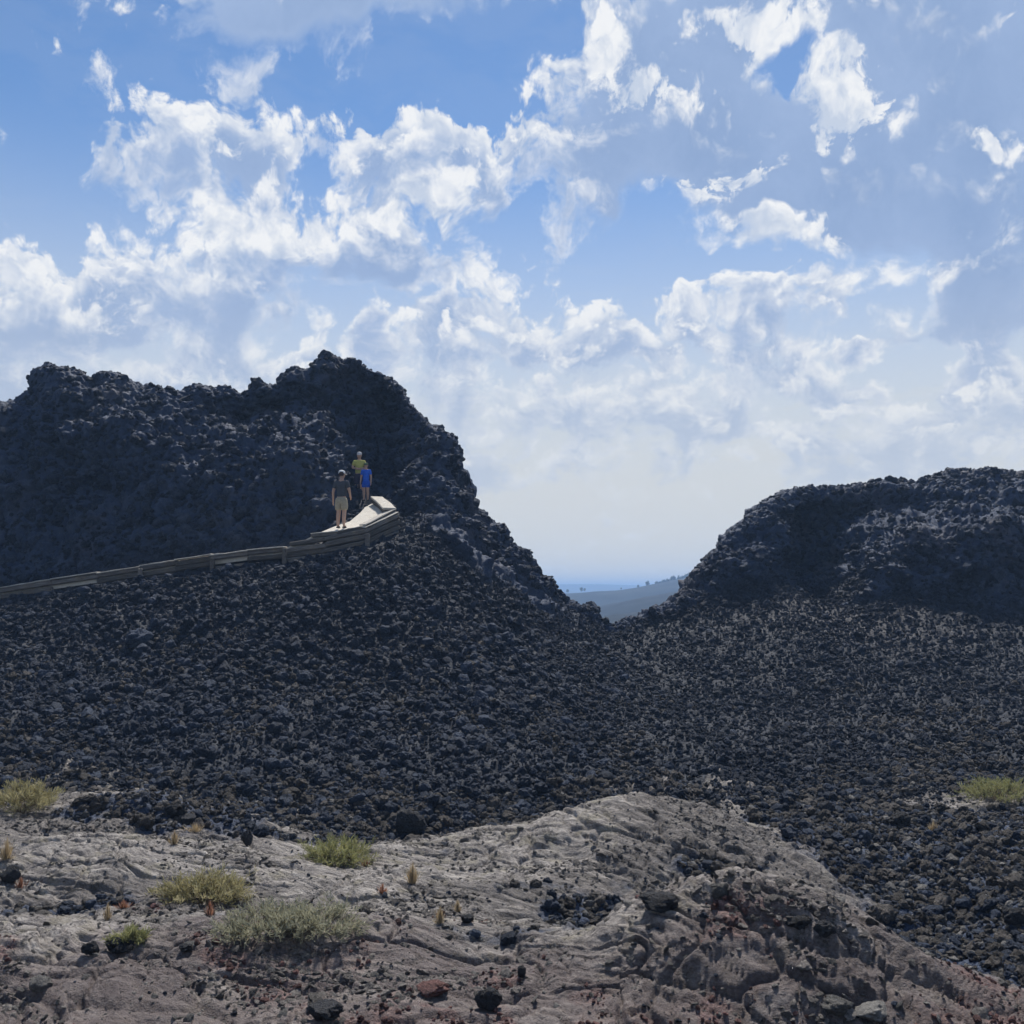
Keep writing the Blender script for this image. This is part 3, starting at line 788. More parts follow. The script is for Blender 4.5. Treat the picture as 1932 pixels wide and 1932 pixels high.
def hill(name, pts, d, depth, base, seed, rough, label):
    """a ridge whose crest is traced as (x, y) pixels at depth d"""
    qx = np.linspace(pts[0][0], pts[-1][0], 260)
    px, py = np.array(pts, dtype=float).T
    qy = np.interp(qx, px, py)
    ker = np.hanning(17); ker /= ker.sum()
    qy = np.convolve(np.pad(qy, 8, mode='edge'), ker, mode='valid')
    V = np.linspace(-1, 1, 41)
    rows = []
    for v in V:
        yy = d + depth * v
        crest = np.array([at(a, b, d).z for a, b in zip(qx, qy)])
        z = base + (crest - base) * math.cos(v * math.pi / 2) ** 1.3
        x = (qx - CX) / F * d
        rows.append(np.stack([x, np.full_like(x, yy), z], -1))
    P = np.array(rows).reshape(-1, 3)
    P[:, 2] += rough * fbm(P, 2.2 / depth, 5, seed)
    me = grid_mesh(name, P, len(V), len(qx), MAT['plain'])
    o = link(bpy.data.objects.new(name, me)); o['kind'] = 'structure'
    return o

hill("wooded_hill", [(300, 1150), (800, 1130), (1060, 1119), (1110, 1114), (1160, 1112), (1195, 1109), (1230, 1106), (1260, 1099), (1290, 1092), (1400, 1075), (1700, 1072), (2300, 1085), (2900, 1110)], 700, 200, -18, 4, 2.2, '')
hill("low_hill", [(900, 1190), (1080, 1168), (1150, 1140), (1210, 1126), (1300, 1112), (1500, 1095), (2100, 1120)], 450, 120, -17, 8, 1.4, '')
hill("near_lava_hill", [(900, 1200), (1090, 1175), (1160, 1162), (1210, 1158), (1300, 1164), (1500, 1180)], 300, 60, -16, 15, 1.0, '')
hill("far_ridge", [(-1500, 1108), (800, 1102), (1060, 1101), (1150, 1103), (1250, 1106), (1500, 1107), (3500, 1104)], 2600, 400, -16, 20, 2.0, '')
# ------------------------------------------------------------------ loose rock
rng = np.random.default_rng(7)

def rock_mesh(name, seed, sub, mat, flat=0.75, rough=1.0):
    bm = bmesh.new()
    bmesh.ops.create_icosphere(bm, subdivisions=sub, radius=1.0)
    co = np.array([v.co for v in bm.verts])
    q = co + seed * 13.7
    r = 1 + rough * (0.34 * fbm(q, 0.9, 2, seed) + 0.42 * (0.55 - worley(q, 1.25, seed + 3)) + 0.36 * (0.5 - worley(q, 2.7, seed + 5)) + 0.20 * fbm(q, 3.6, 2, seed + 9))
    g = np.random.default_rng(seed)
    co = co * r[:, None]
    for _ in range(4):                                  # a few broken faces
        n = g.normal(size=3); n /= np.linalg.norm(n)
        h = co @ n
        lim = 0.62 + 0.25 * g.random()
        co -= n[None, :] * np.maximum(h - lim, 0)[:, None] * 0.85
    co *= np.array([1.0, 0.75 + 0.3 * g.random(), flat * (0.8 + 0.35 * g.random())])
    co /= np.abs(co[:, 0]).max()
    for v, c in zip(bm.verts, co): v.co = c
    for f in bm.faces: f.smooth = sub > 3
    me = bpy.data.meshes.new(name)
    bm.to_mesh(me); bm.free()
    me.materials.append(mat)
    return me

def template_collection(name, mat, seeds, sub=3, flat=0.75):
    c = bpy.data.collections.new(name)
    for s in seeds:
        c.objects.link(bpy.data.objects.new(name + "_rock", rock_mesh(name, s, sub, mat, flat)))
    return c

def scatter_group(coll):
    g = bpy.data.node_groups.new("scatter_" + coll.name, 'GeometryNodeTree')
    g.interface.new_socket(name="Geometry", in_out='INPUT', socket_type='NodeSocketGeometry')
    g.interface.new_socket(name="Geometry", in_out='OUTPUT', socket_type='NodeSocketGeometry')
    N, L = g.nodes, g.links
    gi, go = N.new('NodeGroupInput'), N.new('NodeGroupOutput')
    ci = N.new('GeometryNodeCollectionInfo')
    ci.inputs['Collection'].default_value = coll
    ci.inputs['Separate Children'].default_value = True
    ci.inputs['Reset Children'].default_value = True
    ip = N.new('GeometryNodeInstanceOnPoints')
    ip.inputs['Pick Instance'].default_value = True
    def na(name, t):
        n = N.new('GeometryNodeInputNamedAttribute'); n.data_type = t
        n.inputs['Name'].default_value = name
        return n.outputs['Attribute']
    L.new(gi.outputs[0], ip.inputs['Points'])
    L.new(ci.outputs[0], ip.inputs['Instance'])
    L.new(na('idx', 'INT'), ip.inputs['Instance Index'])
    L.new(na('rot', 'FLOAT_VECTOR'), ip.inputs['Rotation'])
    L.new(na('scl', 'FLOAT_VECTOR'), ip.inputs['Scale'])
    L.new(ip.outputs[0], go.inputs[0])
    return g

_du = np.gradient(_P3, axis=1).reshape(-1, 3); _dv = np.gradient(_P3, axis=0).reshape(-1, 3)
AREA = np.linalg.norm(np.cross(_du, _dv), axis=1)

def pick(weight, n):
    w = np.clip(weight, 0, None) * AREA
    cdf = np.cumsum(w); cdf /= cdf[-1]
    i = np.searchsorted(cdf, rng.random(n))
    i = np.clip(i, 0, len(AREA) - 1)
    p = TER['P'][i] + _du[i] * (rng.random(n)[:, None] - 0.5) + _dv[i] * (rng.random(n)[:, None] - 0.5)
    return i, p

def scatter(name, label, coll, p, radius, sink=0.3, flatten=1.0):
    n = len(p)
    p = p.copy(); p[:, 2] += radius * (0.55 - sink)
    me = bpy.data.meshes.new(name)
    me.vertices.add(n); me.vertices.foreach_set('co', p.astype(np.float32).ravel())
    def attr(nm, t, data, key):
        a = me.attributes.new(nm, t, 'POINT'); a.data.foreach_set(key, data.ravel())
    rot = np.stack([rng.normal(0, 0.45, n), rng.normal(0, 0.45, n), rng.random(n) * 6.283], -1).astype(np.float32)
    scl = (radius[:, None] * np.stack([np.ones(n), np.ones(n), np.full(n, flatten)], -1) * rng.uniform(0.85, 1.15, (n, 3))).astype(np.float32)
    attr('rot', 'FLOAT_VECTOR', rot, 'vector'); attr('scl', 'FLOAT_VECTOR', scl, 'vector')
    attr('idx', 'INT', rng.integers(0, len(coll.objects), n).astype(np.int32), 'value')
    me.materials.append(coll.objects[0].data.materials[0])
    o = link(bpy.data.objects.new(name, me))
    md = o.modifiers.new("scatter", 'NODES'); md.node_group = scatter_group(coll)
    o['kind'] = 'stuff'; o['label'] = label; o['category'] = 'rubble'
    return o

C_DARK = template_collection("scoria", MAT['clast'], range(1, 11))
C_PALE = template_collection("crust_chip", MAT['pale'], range(21, 27), flat=0.55)
C_BROWN = template_collection("brown_scoria", MAT['brown'], range(41, 48))
C_CRUST = template_collection("crust_fragment", MAT['crust'], range(51, 59), flat=0.5)
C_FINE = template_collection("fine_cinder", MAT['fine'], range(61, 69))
C_RED = template_collection("red_cinder", MAT['red'], range(31, 36))
T, QX = TER['T'], TER['QX']
infr = ((QX > -160) & (QX < 2090)).astype(float)
deckmask = 1 - ((T > 6.97) & (T < 8.12) & (QX < 742)).astype(float)
slope_w = TER['talus'] * infr * deckmask * (T < 9.5)
left_w = slope_w * (1 - sstep(QX, 950, 1250))
right_w = slope_w * sstep(QX, 900, 1200)

i, p = pick(left_w * (0.8 + sstep(fbm(TER['P'], 0.5, 3, 95), -0.2, 0.3)), 21000)
r = np.clip(np.exp(rng.normal(math.log(0.054), 0.52, len(i))), 0.024, 0.22) * np.interp(T[i], [4.9, 5.5, 6.6, 7.0], [0.75, 1.0, 1.0, 0.75])
scatter("slope_rubble", "dark rounded lava rubble covering the slope under the walkway", C_DARK, p, r, 0.30)
i, p = pick(left_w, 24000)
scatter("slope_gravel", "fine dark cinder between the larger clasts of the left slope", C_DARK, p, rng.uniform(0.018, 0.042, len(i)), 0.2)
i, p = pick(right_w * (0.9 + sstep(fbm(TER['P'], 0.35, 3, 97), -0.2, 0.3)), 44000)
r = np.clip(np.exp(rng.normal(math.log(0.036), 0.52, len(i))), 0.018, 0.17)
scatter("saddle_rubble", "fine dark lava rubble on the saddle and right slope", C_FINE, p, r, 0.25)
# welded lumps on the cone faces
i, p = pick(TER['face'] * infr * (T > 8.08) * (T < 10.25), 11000)
r = np.clip(np.exp(rng.normal(math.log(0.085), 0.5, len(i))), 0.035, 0.30)
scatter("spatter_lumps", "welded spatter lumps roughening the cone faces", C_DARK, p, r, 0.85)
# rubble basin to the right of the humps and other bare hollows in front
fore_w = (1 - TER['pah']) * (T < 5.3) * infr
i, p = pick((TER['talus'] * (T < 6.4) * sstep(fbm(TER['P'], 0.35, 3, 140), -0.1, 0.3) * (1.2 - sstep(T, 5.0, 6.2)) + fore_w ** 3) * infr, 17000)
r = np.clip(np.exp(rng.normal(math.log(0.040), 0.5, len(i))), 0.016, 0.14)
scatter("brown_rubble", "brownish lava rubble at the foot of the slopes", C_BROWN, p, r, 0.25)
i, p = pick(fore_w ** 3, 11000)
r = np.clip(np.exp(rng.normal(math.log(0.034), 0.5, len(i))), 0.014, 0.15)
scatter("basin_rubble", "loose dark lava rubble in the hollow right of the humps", C_DARK, p, r, 0.25)
i, p = pick(fore_w ** 3, 6000)
r = np.clip(np.exp(rng.normal(math.log(0.035), 0.5, len(i))), 0.016, 0.10)
scatter("pale_rubble", "paler grey lava chips among the dark rubble", C_PALE, p, r, 0.2)
crust_w = TER['pah'] * (T < 5.3) * infr
i, p = pick(crust_w * (0.03 + 0.05 * (T < 1.8) + sstep(fbm(TER['P'] * np.array([0.6, 1.3, 1.0]), 1.0, 4, 91), 0.05, 0.40)), 16000)
r = np.clip(np.exp(rng.normal(math.log(0.021), 0.5, len(i))), 0.009, 0.08)
scatter("crust_fragments", "broken grey brown fragments roughening the lava crust", C_CRUST, p, r, 0.62, 0.8)
i, p = pick(crust_w, 3000)
r = np.clip(np.exp(rng.normal(math.log(0.019), 0.5, len(i))), 0.008, 0.07)
scatter("crust_chips", "small grey lava chips lying on the crust", C_PALE, p, r, 0.35, 0.6)
i, p = pick(crust_w * sstep(fbm(TER['P'], 0.7, 3, 88), 0.1, 0.45), 600)
r = np.clip(np.exp(rng.normal(math.log(0.017), 0.5, len(i))), 0.008, 0.06)
scatter("dark_chips", "small black cinders lying on the grey crust", C_DARK, p, r, 0.3, 0.7)
i, p = pick(crust_w * TER['red'], 1500)
r = np.clip(np.exp(rng.normal(math.log(0.016), 0.45, len(i))), 0.008, 0.045)
scatter("red_chips", "small reddish cinders on the near crust", C_RED, p, r, 0.2)

# clasts large enough to be told apart, each a thing of its own
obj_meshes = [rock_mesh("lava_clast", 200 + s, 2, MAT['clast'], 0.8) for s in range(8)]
def clasts(weight, n, rmin, rmax, label, group):
    i, p = pick(weight, n)
    for a, c in zip(i, p):
        rr = rng.uniform(rmin, rmax)
        o = link(bpy.data.objects.new("lava_clast", obj_meshes[rng.integers(0, 8)]))
        o.location = (c[0], c[1], c[2] + rr * 0.2)
        o.scale = (rr, rr, rr)
        o.rotation_euler = (rng.normal(0, 0.3), rng.normal(0, 0.3), rng.random() * 6.28)
        o['label'] = label; o['category'] = 'rock'; o['group'] = group
vis = ((QX > 5) & (QX < 1925)).astype(float)
clasts(left_w * vis * (T > 5.2) * (T < 6.9), 130, 0.11, 0.20, 'larger dark lava clast among the rubble of the slope under the walkway', 'larger clasts on the slope under the walkway')
clasts(right_w * vis * (T < 7.3), 70, 0.10, 0.17, 'larger dark lava clast among the fine rubble right of the saddle', 'larger clasts on the right slope')
clasts(fore_w ** 4 * vis * (T > 1.5), 70, 0.07, 0.13, 'larger dark lava clast in the rubble hollow right of the humps', 'larger clasts in the near hollow')

# single rocks that stand out
def boulder(qx, qy, w, h, mat, seed, label, name="boulder", yaw=0.0):
    p = ground_at(qx, qy + h * 0.45)
    s = w / F * p.y / 2
    o = link(bpy.data.objects.new(name, rock_mesh(name, seed, 4, mat, 1.0, 0.9)))
    zz = np.array([v.co.z for v in o.data.vertices])
    hz = (h / F * p.y) / (zz.max() - zz.min()) * 1.15
    o.scale = (s, s * 0.9, hz)
    o.location = (p.x, p.y + s * 0.5, p.z - zz.min() * hz * 0.82)
    o.rotation_euler = (0, 0, yaw)
    o['label'] = label; o['category'] = 'boulder'
    return o
boulder(772, 1560, 66, 50, MAT['boulder'], 301, 'large black boulder at the foot of the rubble slope, biggest in the picture')
boulder(332, 1535, 44, 26, MAT['boulder'], 302, 'jagged black rock on the upper left swell of the crust')
boulder(358, 1548, 30, 18, MAT['boulder'], 312, 'smaller black rock lying against the jagged one on the left swell')
boulder(464, 1584, 24, 28, MAT['boulder'], 303, 'upright dark rock left of the middle green shrub')
boulder(1250, 1708, 76, 30, MAT['boulder'], 304, 'long black boulder in the gully between the two humps')
boulder(166, 1795, 42, 24, MAT['boulder'], 305, 'left one of two dark slabs in the near left crust')
boulder(223, 1790, 60, 26, MAT['boulder'], 306, 'right one of two dark slabs in the near left crust')
boulder(352, 1792, 28, 14, MAT['boulder'], 316, 'small dark rock right of the two near left slabs')
boulder(812, 1872, 66, 24, MAT['red'], 307, 'flat dark red rock near the bottom middle')
boulder(927, 1892, 52, 36, MAT['boulder'], 308, 'rounded dark boulder at the bottom middle beside the red rock')
boulder(981, 1837, 20, 18, MAT['boulder'], 309, 'small black rock at the mouth of the gully')
boulder(879, 1738, 28, 14, MAT['boulder'], 310, 'small dark rock on the slope right of the grey sage')
boulder(612, 1918, 76, 30, MAT['boulder'], 311, 'low dark boulder cut by the bottom edge, left of centre')
boulder(1511, 1748, 60, 22, MAT['boulder'], 313, 'long dark rock behind the near right hump')
boulder(1556, 1767, 46, 26, MAT['boulder'], 314, 'dark rock at the right foot of the near hump')
boulder(1706, 1553, 46, 30, MAT['boulder'], 315, 'black rock left of the pale crust patch on the right')
boulder(1565, 1527, 32, 22, MAT['boulder'], 317, 'small black rock below the right rubble slope')
boulder(1920, 1737, 52, 30, MAT['boulder'], 318, 'dark rock cut by the right edge of the picture')
boulder(1358, 1688, 36, 24, MAT['pale'], 319, 'pale topped rock on the right side of the big hump')
boulder(1588, 1910, 66, 30, MAT['pale'], 320, 'pale rounded slab at the bottom edge, right of centre')
boulder(1650, 1926, 72, 24, MAT['pale'], 321, 'pale slab at the bottom edge beside the rounded one')
boulder(8, 1655, 40, 30, MAT['boulder'], 322, 'dark bluish rock cut by the left edge of the picture')
boulder(68, 1868, 42, 26, MAT['pale'], 323, 'pale grey stone in the lower left crust')
boulder(258, 1206, 56, 34, MAT['clast'], 324, 'large outcrop of dark rock in the rubble under the walkway')
boulder(672, 1243, 34, 24, MAT['clast'], 325, 'brownish clast in the rubble below the platform')
boulder(1118, 1478, 30, 20, MAT['boulder'], 326, 'dark rock in the fine rubble above the big hump')

# crags that break the skyline of the left cone
def crag(qx, qy, w, h, seed, label):
    c = int(np.argmin(np.abs(TER['qx'] - qx)))
    col = _P3[:, c]
    p = col[int(np.argmax(col[:, 2] / col[:, 1]))]
    s = w / F * p[1] / 2
    o = link(bpy.data.objects.new("crag", rock_mesh("crag", seed, 4, MAT['clast'], 1.0, 1.25)))
    zz = np.array([v.co.z for v in o.data.vertices])
    hz = 1.5 * (h / F * p[1]) / (zz.max() - zz.min())
    top = at(qx, qy, p[1]).z
    o.scale = (s, s, hz)
    o.location = (at(qx, qy, p[1]).x, p[1], top - zz.max() * hz)
    o['label'] = label; o['category'] = 'crag'
crag(614, 660, 40, 34, 401, 'tall craggy knob on the very summit of the left cone')
crag(634, 669, 26, 26, 402, 'smaller knob leaning on the right of the summit crag')
crag(664, 673, 30, 22, 403, 'blunt crag right of the summit notch')
crag(560, 690, 46, 26, 404, 'rounded crag left of the summit')
crag(488, 712, 36, 22, 405, 'low crag in the dip of the left skyline')
crag(86, 693, 50, 34, 406, 'square crag at the left end of the skyline')
crag(128, 694, 56, 26, 407, 'long crag next to the square one on the left skyline')
crag(200, 700, 46, 24, 408, 'rounded crag in the middle of the left shoulder')
crag(1022, 1082, 18, 22, 409, 'dark crag jutting from the lower right edge of the left cone')
crag(1040, 1114, 13, 16, 410, 'small dark knob at the foot of the cone edge beside the far hills')
# ------------------------------------------------------------------ walkway with its timber edging
def empty(name, loc, label=None, cat=None, group=None):
    o = link(bpy.data.objects.new(name, None))
    o.empty_display_size = 0.2
    o.location = loc
    if label: o['label'] = label
    if cat: o['category'] = cat
    if group: o['group'] = group
    return o

def child(name, me, parent, world_loc=None):
    """part whose mesh is given in world coordinates relative to the parent's location"""
    o = link(bpy.data.objects.new(name, me), parent)
    return o

def box_beam(a, b, h, w, mat, bev=0.03, over=0.03):
    """mesh of a squared beam; a, b: ends of the top front edge; runs back (away) by w, down by h"""
    a, b = Vector(a), Vector(b)
    x = (b - a).normalized()
    y = Vector((-x.y, x.x, 0)).normalized()
    z = x.cross(y).normalized()
    L = (b - a).length + over
    bm = bmesh.new()
    seg = 5
    rows = []
    for k in range(seg + 1):
        t = -over / 2 + L * k / seg
        jit = [rng.normal(0, 0.006) for _ in range(4)]
        rows.append([bm.verts.new((t, 0 + jit[0], 0 + jit[1])), bm.verts.new((t, w, jit[2])), bm.verts.new((t, w, -h)), bm.verts.new((t, jit[3], -h))])
    for k in range(seg):
        for j in range(4):
            bm.faces.new([rows[k][j], rows[k][(j + 1) % 4], rows[k + 1][(j + 1) % 4], rows[k + 1][j]])
    bm.faces.new(rows[0][::-1]); bm.faces.new(rows[-1])
    bmesh.ops.recalc_face_normals(bm, faces=bm.faces)
    bmesh.ops.bevel(bm, geom=[e for e in bm.edges if len(e.link_faces) == 2 and e.calc_face_angle(0) > 0.8], offset=bev, segments=1, affect='EDGES')
    me = bpy.data.meshes.new("timber")
    bm.to_mesh(me); bm.free()
    me.materials.append(mat)
    M = Matrix((x, y, z)).transposed().to_4x4(); M.translation = a
    return me, M

walk = empty("timber_edged_walkway", at(628, 1010, 30.8), 'timber edged walkway climbing the left cone to a pale viewing landing', 'walkway')
WALK_INV = Matrix.Translation(-Vector(walk.location))
L0 = [(-420, 1168, 32.9), (-300, 1150, 32.55), (-150, 1129, 32.1), (0, 1108, 31.7), (95, 1093, 31.4), (182, 1080, 31.15), (262, 1067, 30.9), (330, 1056, 30.7), (398, 1046, 30.5), (466, 1037, 30.3),
      (534, 1031, 30.05), (612, 1021, 29.9), (690, 1005, 30.05), (754, 977, 31.05)]
def course(pts, dz, i0, i1, hgt, wid, dd=0.0, breaks=(), mat='wood', name='timber', bev=0.03):
    for i in range(i0, i1):
        if i in breaks: continue
        a, b = at(*pts[i]), at(*pts[i + 1])
        off = Vector((0, dd + rng.normal(0, 0.02), dz + rng.normal(0, 0.012)))
        me, Mx = box_beam(a + off, b + off, hgt, wid, MAT[mat], bev)
        o = child(name, me, walk)
        o.matrix_local = WALK_INV @ Mx
course(L0, -0.04, 0, 13, 0.15, 0.26)
course(L0, -0.21, 1, 13, 0.15, 0.24, 0.03, breaks=(4, 8))
course(L0, -0.39, 6, 13, 0.17, 0.24, -0.04, breaks=(7, 9))
course(L0, -0.58, 11, 13, 0.18, 0.24, -0.07)
course(L0, 0.0, 0, 10, 0.036, 0.30, -0.03, mat='cap', name='cap_and_lit_rim', bev=0.012)  # added pale strip standing for the sunlit rim along the top timbers
LU = [(546, 1020, 30.02), (612, 1011, 29.93), (690, 996, 30.1), (752, 967, 31.1)]
course(LU, -0.02, 0, 3, 0.13, 0.26, 0.02)
course(LU, 0.0, 2, 3, 0.03, 0.28, -0.02, mat='cap', name='cap_and_lit_rim', bev=0.01)  # sunlit rim of the upper course, added as a pale strip
LT = [(586, 1005, 30.0), (636, 1001, 29.97), (690, 991, 30.16), (747, 961, 31.2)]
course(LT, -0.02, 0, 3, 0.11, 0.24, 0.03)
course(LT, 0.012, 0, 3, 0.036, 0.28, 0.0, mat='cap', name='cap_and_lit_rim', bev=0.012)  # topmost course: bright lit edge put into a pale added strip
# the edging turns the corner and climbs back along the landing
LR = [(748, 961, 31.25), (737, 951, 32.55), (722, 940, 33.85)]
course(LR, 0.06, 0, 2, 0.07, 0.42, mat='cap', name='cap_and_lit_rim', bev=0.015)
course(LR, -0.02, 0, 2, 0.2, 0.36)
course(LR, -0.23, 0, 2, 0.2, 0.30, -0.02)
for qx, qy, d in ((398, 1058, 30.44), (534, 1040, 29.98), (690, 1012, 29.99), (262, 1078, 30.84)):
    a = at(qx, qy, d) + Vector((0, -0.11, 0.08))
    me, Mx = box_beam(a, a + Vector((0.13, 0, 0)), 0.62, 0.1, MAT['wood'], 0.01, 0.0)
    o = child("stake", me, walk); o.matrix_local = WALK_INV @ Mx

secs = []
for (qx, qy, d) in L0[:11]:
    p = at(qx, qy, d)
    secs.append((p + Vector((0, 0.15, -0.06)), p + Vector((0, 1.75, -0.02))))
secs += [(at(600, 1008, 30.25), at(606, 1004, 31.6)), (at(640, 1003, 30.12), at(630, 994, 31.6)), (at(690, 994, 30.32), at(660, 984, 31.9)), (at(745, 965, 31.45), at(680, 967, 32.9)),  # inner edge of the landing narrowed to the sunlit part of the paving
         (at(738, 957, 32.5), at(688, 957, 33.5)), (at(728, 949, 33.5), at(700, 951, 33.9))]
bm = bmesh.new()
nx = 9
top, bot = [], []
for s, (a, b) in enumerate(secs):
    top.append([bm.verts.new(a.lerp(b, j / (nx - 1)) - walk.location + Vector((0, 0, rng.normal(0, 0.006)))) for j in range(nx)])
    bot.append([bm.verts.new(a.lerp(b, j / (nx - 1)) - walk.location + Vector((0, 0, -0.25))) for j in range(nx)])
for s in range(len(secs) - 1):
    for j in range(nx - 1):
        bm.faces.new([top[s][j], top[s + 1][j], top[s + 1][j + 1], top[s][j + 1]])
        bm.faces.new([bot[s][j], bot[s][j + 1], bot[s + 1][j + 1], bot[s + 1][j]])
    bm.faces.new([top[s][0], bot[s][0], bot[s + 1][0], top[s + 1][0]])
    bm.faces.new([top[s][-1], top[s + 1][-1], bot[s + 1][-1], bot[s][-1]])
for s in (0, -1):
    for j in range(nx - 1):
        bm.faces.new([top[s][j], top[s][j + 1], bot[s][j + 1], bot[s][j]])
bmesh.ops.recalc_face_normals(bm, faces=bm.faces)
me = bpy.data.meshes.new("path_surface"); bm.to_mesh(me); bm.free()
me.materials.append(MAT['deck'])
deck = child("path_surface", me, walk)

def deck_z(x, y):
    """height of the paving under a point (nearest of its triangles)"""
    best = None
    from mathutils.geometry import intersect_ray_tri
    for p in deck.data.polygons:
        vs_ = [deck.data.vertices[i].co + Vector(walk.location) for i in p.vertices]
        for tri in ((vs_[0], vs_[1], vs_[2]), (vs_[0], vs_[2], vs_[3])):
            h = intersect_ray_tri(*tri, Vector((0, 0, -1)), Vector((x, y, 50)), True)
            if h is not None and (best is None or h.z > best): best = h.z
    return best

# rocks added along the landing to give it the shadow's jagged edge
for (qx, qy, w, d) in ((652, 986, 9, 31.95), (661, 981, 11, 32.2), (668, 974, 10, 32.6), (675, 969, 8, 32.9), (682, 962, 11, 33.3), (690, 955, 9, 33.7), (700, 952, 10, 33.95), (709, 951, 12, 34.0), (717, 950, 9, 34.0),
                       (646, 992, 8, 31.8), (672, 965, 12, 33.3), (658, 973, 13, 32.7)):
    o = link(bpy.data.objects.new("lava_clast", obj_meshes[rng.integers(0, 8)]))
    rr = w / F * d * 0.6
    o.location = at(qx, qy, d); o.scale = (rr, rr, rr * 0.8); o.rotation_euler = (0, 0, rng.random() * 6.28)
    o['label'] = 'added dark rock along the jagged shadow edge of the pale landing'; o['category'] = 'rock'; o['group'] = 'rocks along the landing'
# ------------------------------------------------------------------ people
def skinned(name, verts, edges, mat, levels=2, root=0):
    """verts: (x, y, z, rx, ry); grown into one continuous surface"""
    me = bpy.data.meshes.new(name)
    me.from_pydata([v[:3] for v in verts], edges, [])
    o = bpy.data.objects.new(name, me)
    scene.collection.objects.link(o)
    sk = o.modifiers.new("skin", 'SKIN'); sk.use_smooth_shade = True
    for i, v in enumerate(verts):
        sv = me.skin_vertices[0].data[i]
        sv.radius = (v[3], v[4] if len(v) > 4 else v[3])
        sv.use_root = (i == root)
    sb = o.modifiers.new("sub", 'SUBSURF'); sb.levels = levels; sb.render_levels = levels
    dg = bpy.context.evaluated_depsgraph_get()
    m2 = bpy.data.meshes.new_from_object(o.evaluated_get(dg))
    scene.collection.objects.unlink(o)
    bpy.data.objects.remove(o)
    m2.name = name
    m2.materials.clear(); m2.materials.append(mat)
    for p in m2.polygons: p.use_smooth = True
    return m2

MAT['skin'] = mat_simple("skin", (0.46, 0.29, 0.21), (0.54, 0.35, 0.26), 30, 0.6, 0.05, 0.003)
MAT['hair'] = mat_simple("dark_hair", (0.03, 0.02, 0.015), (0.06, 0.04, 0.03), 80, 0.7, 0.3, 0.004)
MAT['sole'] = mat_simple("shoe", (0.03, 0.03, 0.034), (0.06, 0.06, 0.065), 40, 0.8)
def cloth(name, c, wob=0.25):
    return mat_simple(name, tuple(v * 0.85 for v in c), tuple(min(1, v * 1.15) for v in c), 18, 0.9, wob, 0.01, 0.1)

def lathe_mesh(name, prof, mat, seg=24, sx=1.0, sy=1.0):
    bm = bmesh.new()
    rings = [[bm.verts.new((r * sx * math.cos(2 * math.pi * k / seg), r * sy * math.sin(2 * math.pi * k / seg), z)) for k in range(seg)] for r, z in prof]
    for a, b in zip(rings, rings[1:]):
        for k in range(seg):
            bm.faces.new([a[k], a[(k + 1) % seg], b[(k + 1) % seg], b[k]])
    bm.faces.new(rings[-1]); bm.faces.new(rings[0][::-1])
    bmesh.ops.recalc_face_normals(bm, faces=bm.faces)
    for f in bm.faces: f.smooth = True
    me = bpy.data.meshes.new(name); bm.to_mesh(me); bm.free(); me.materials.append(mat)
    return me

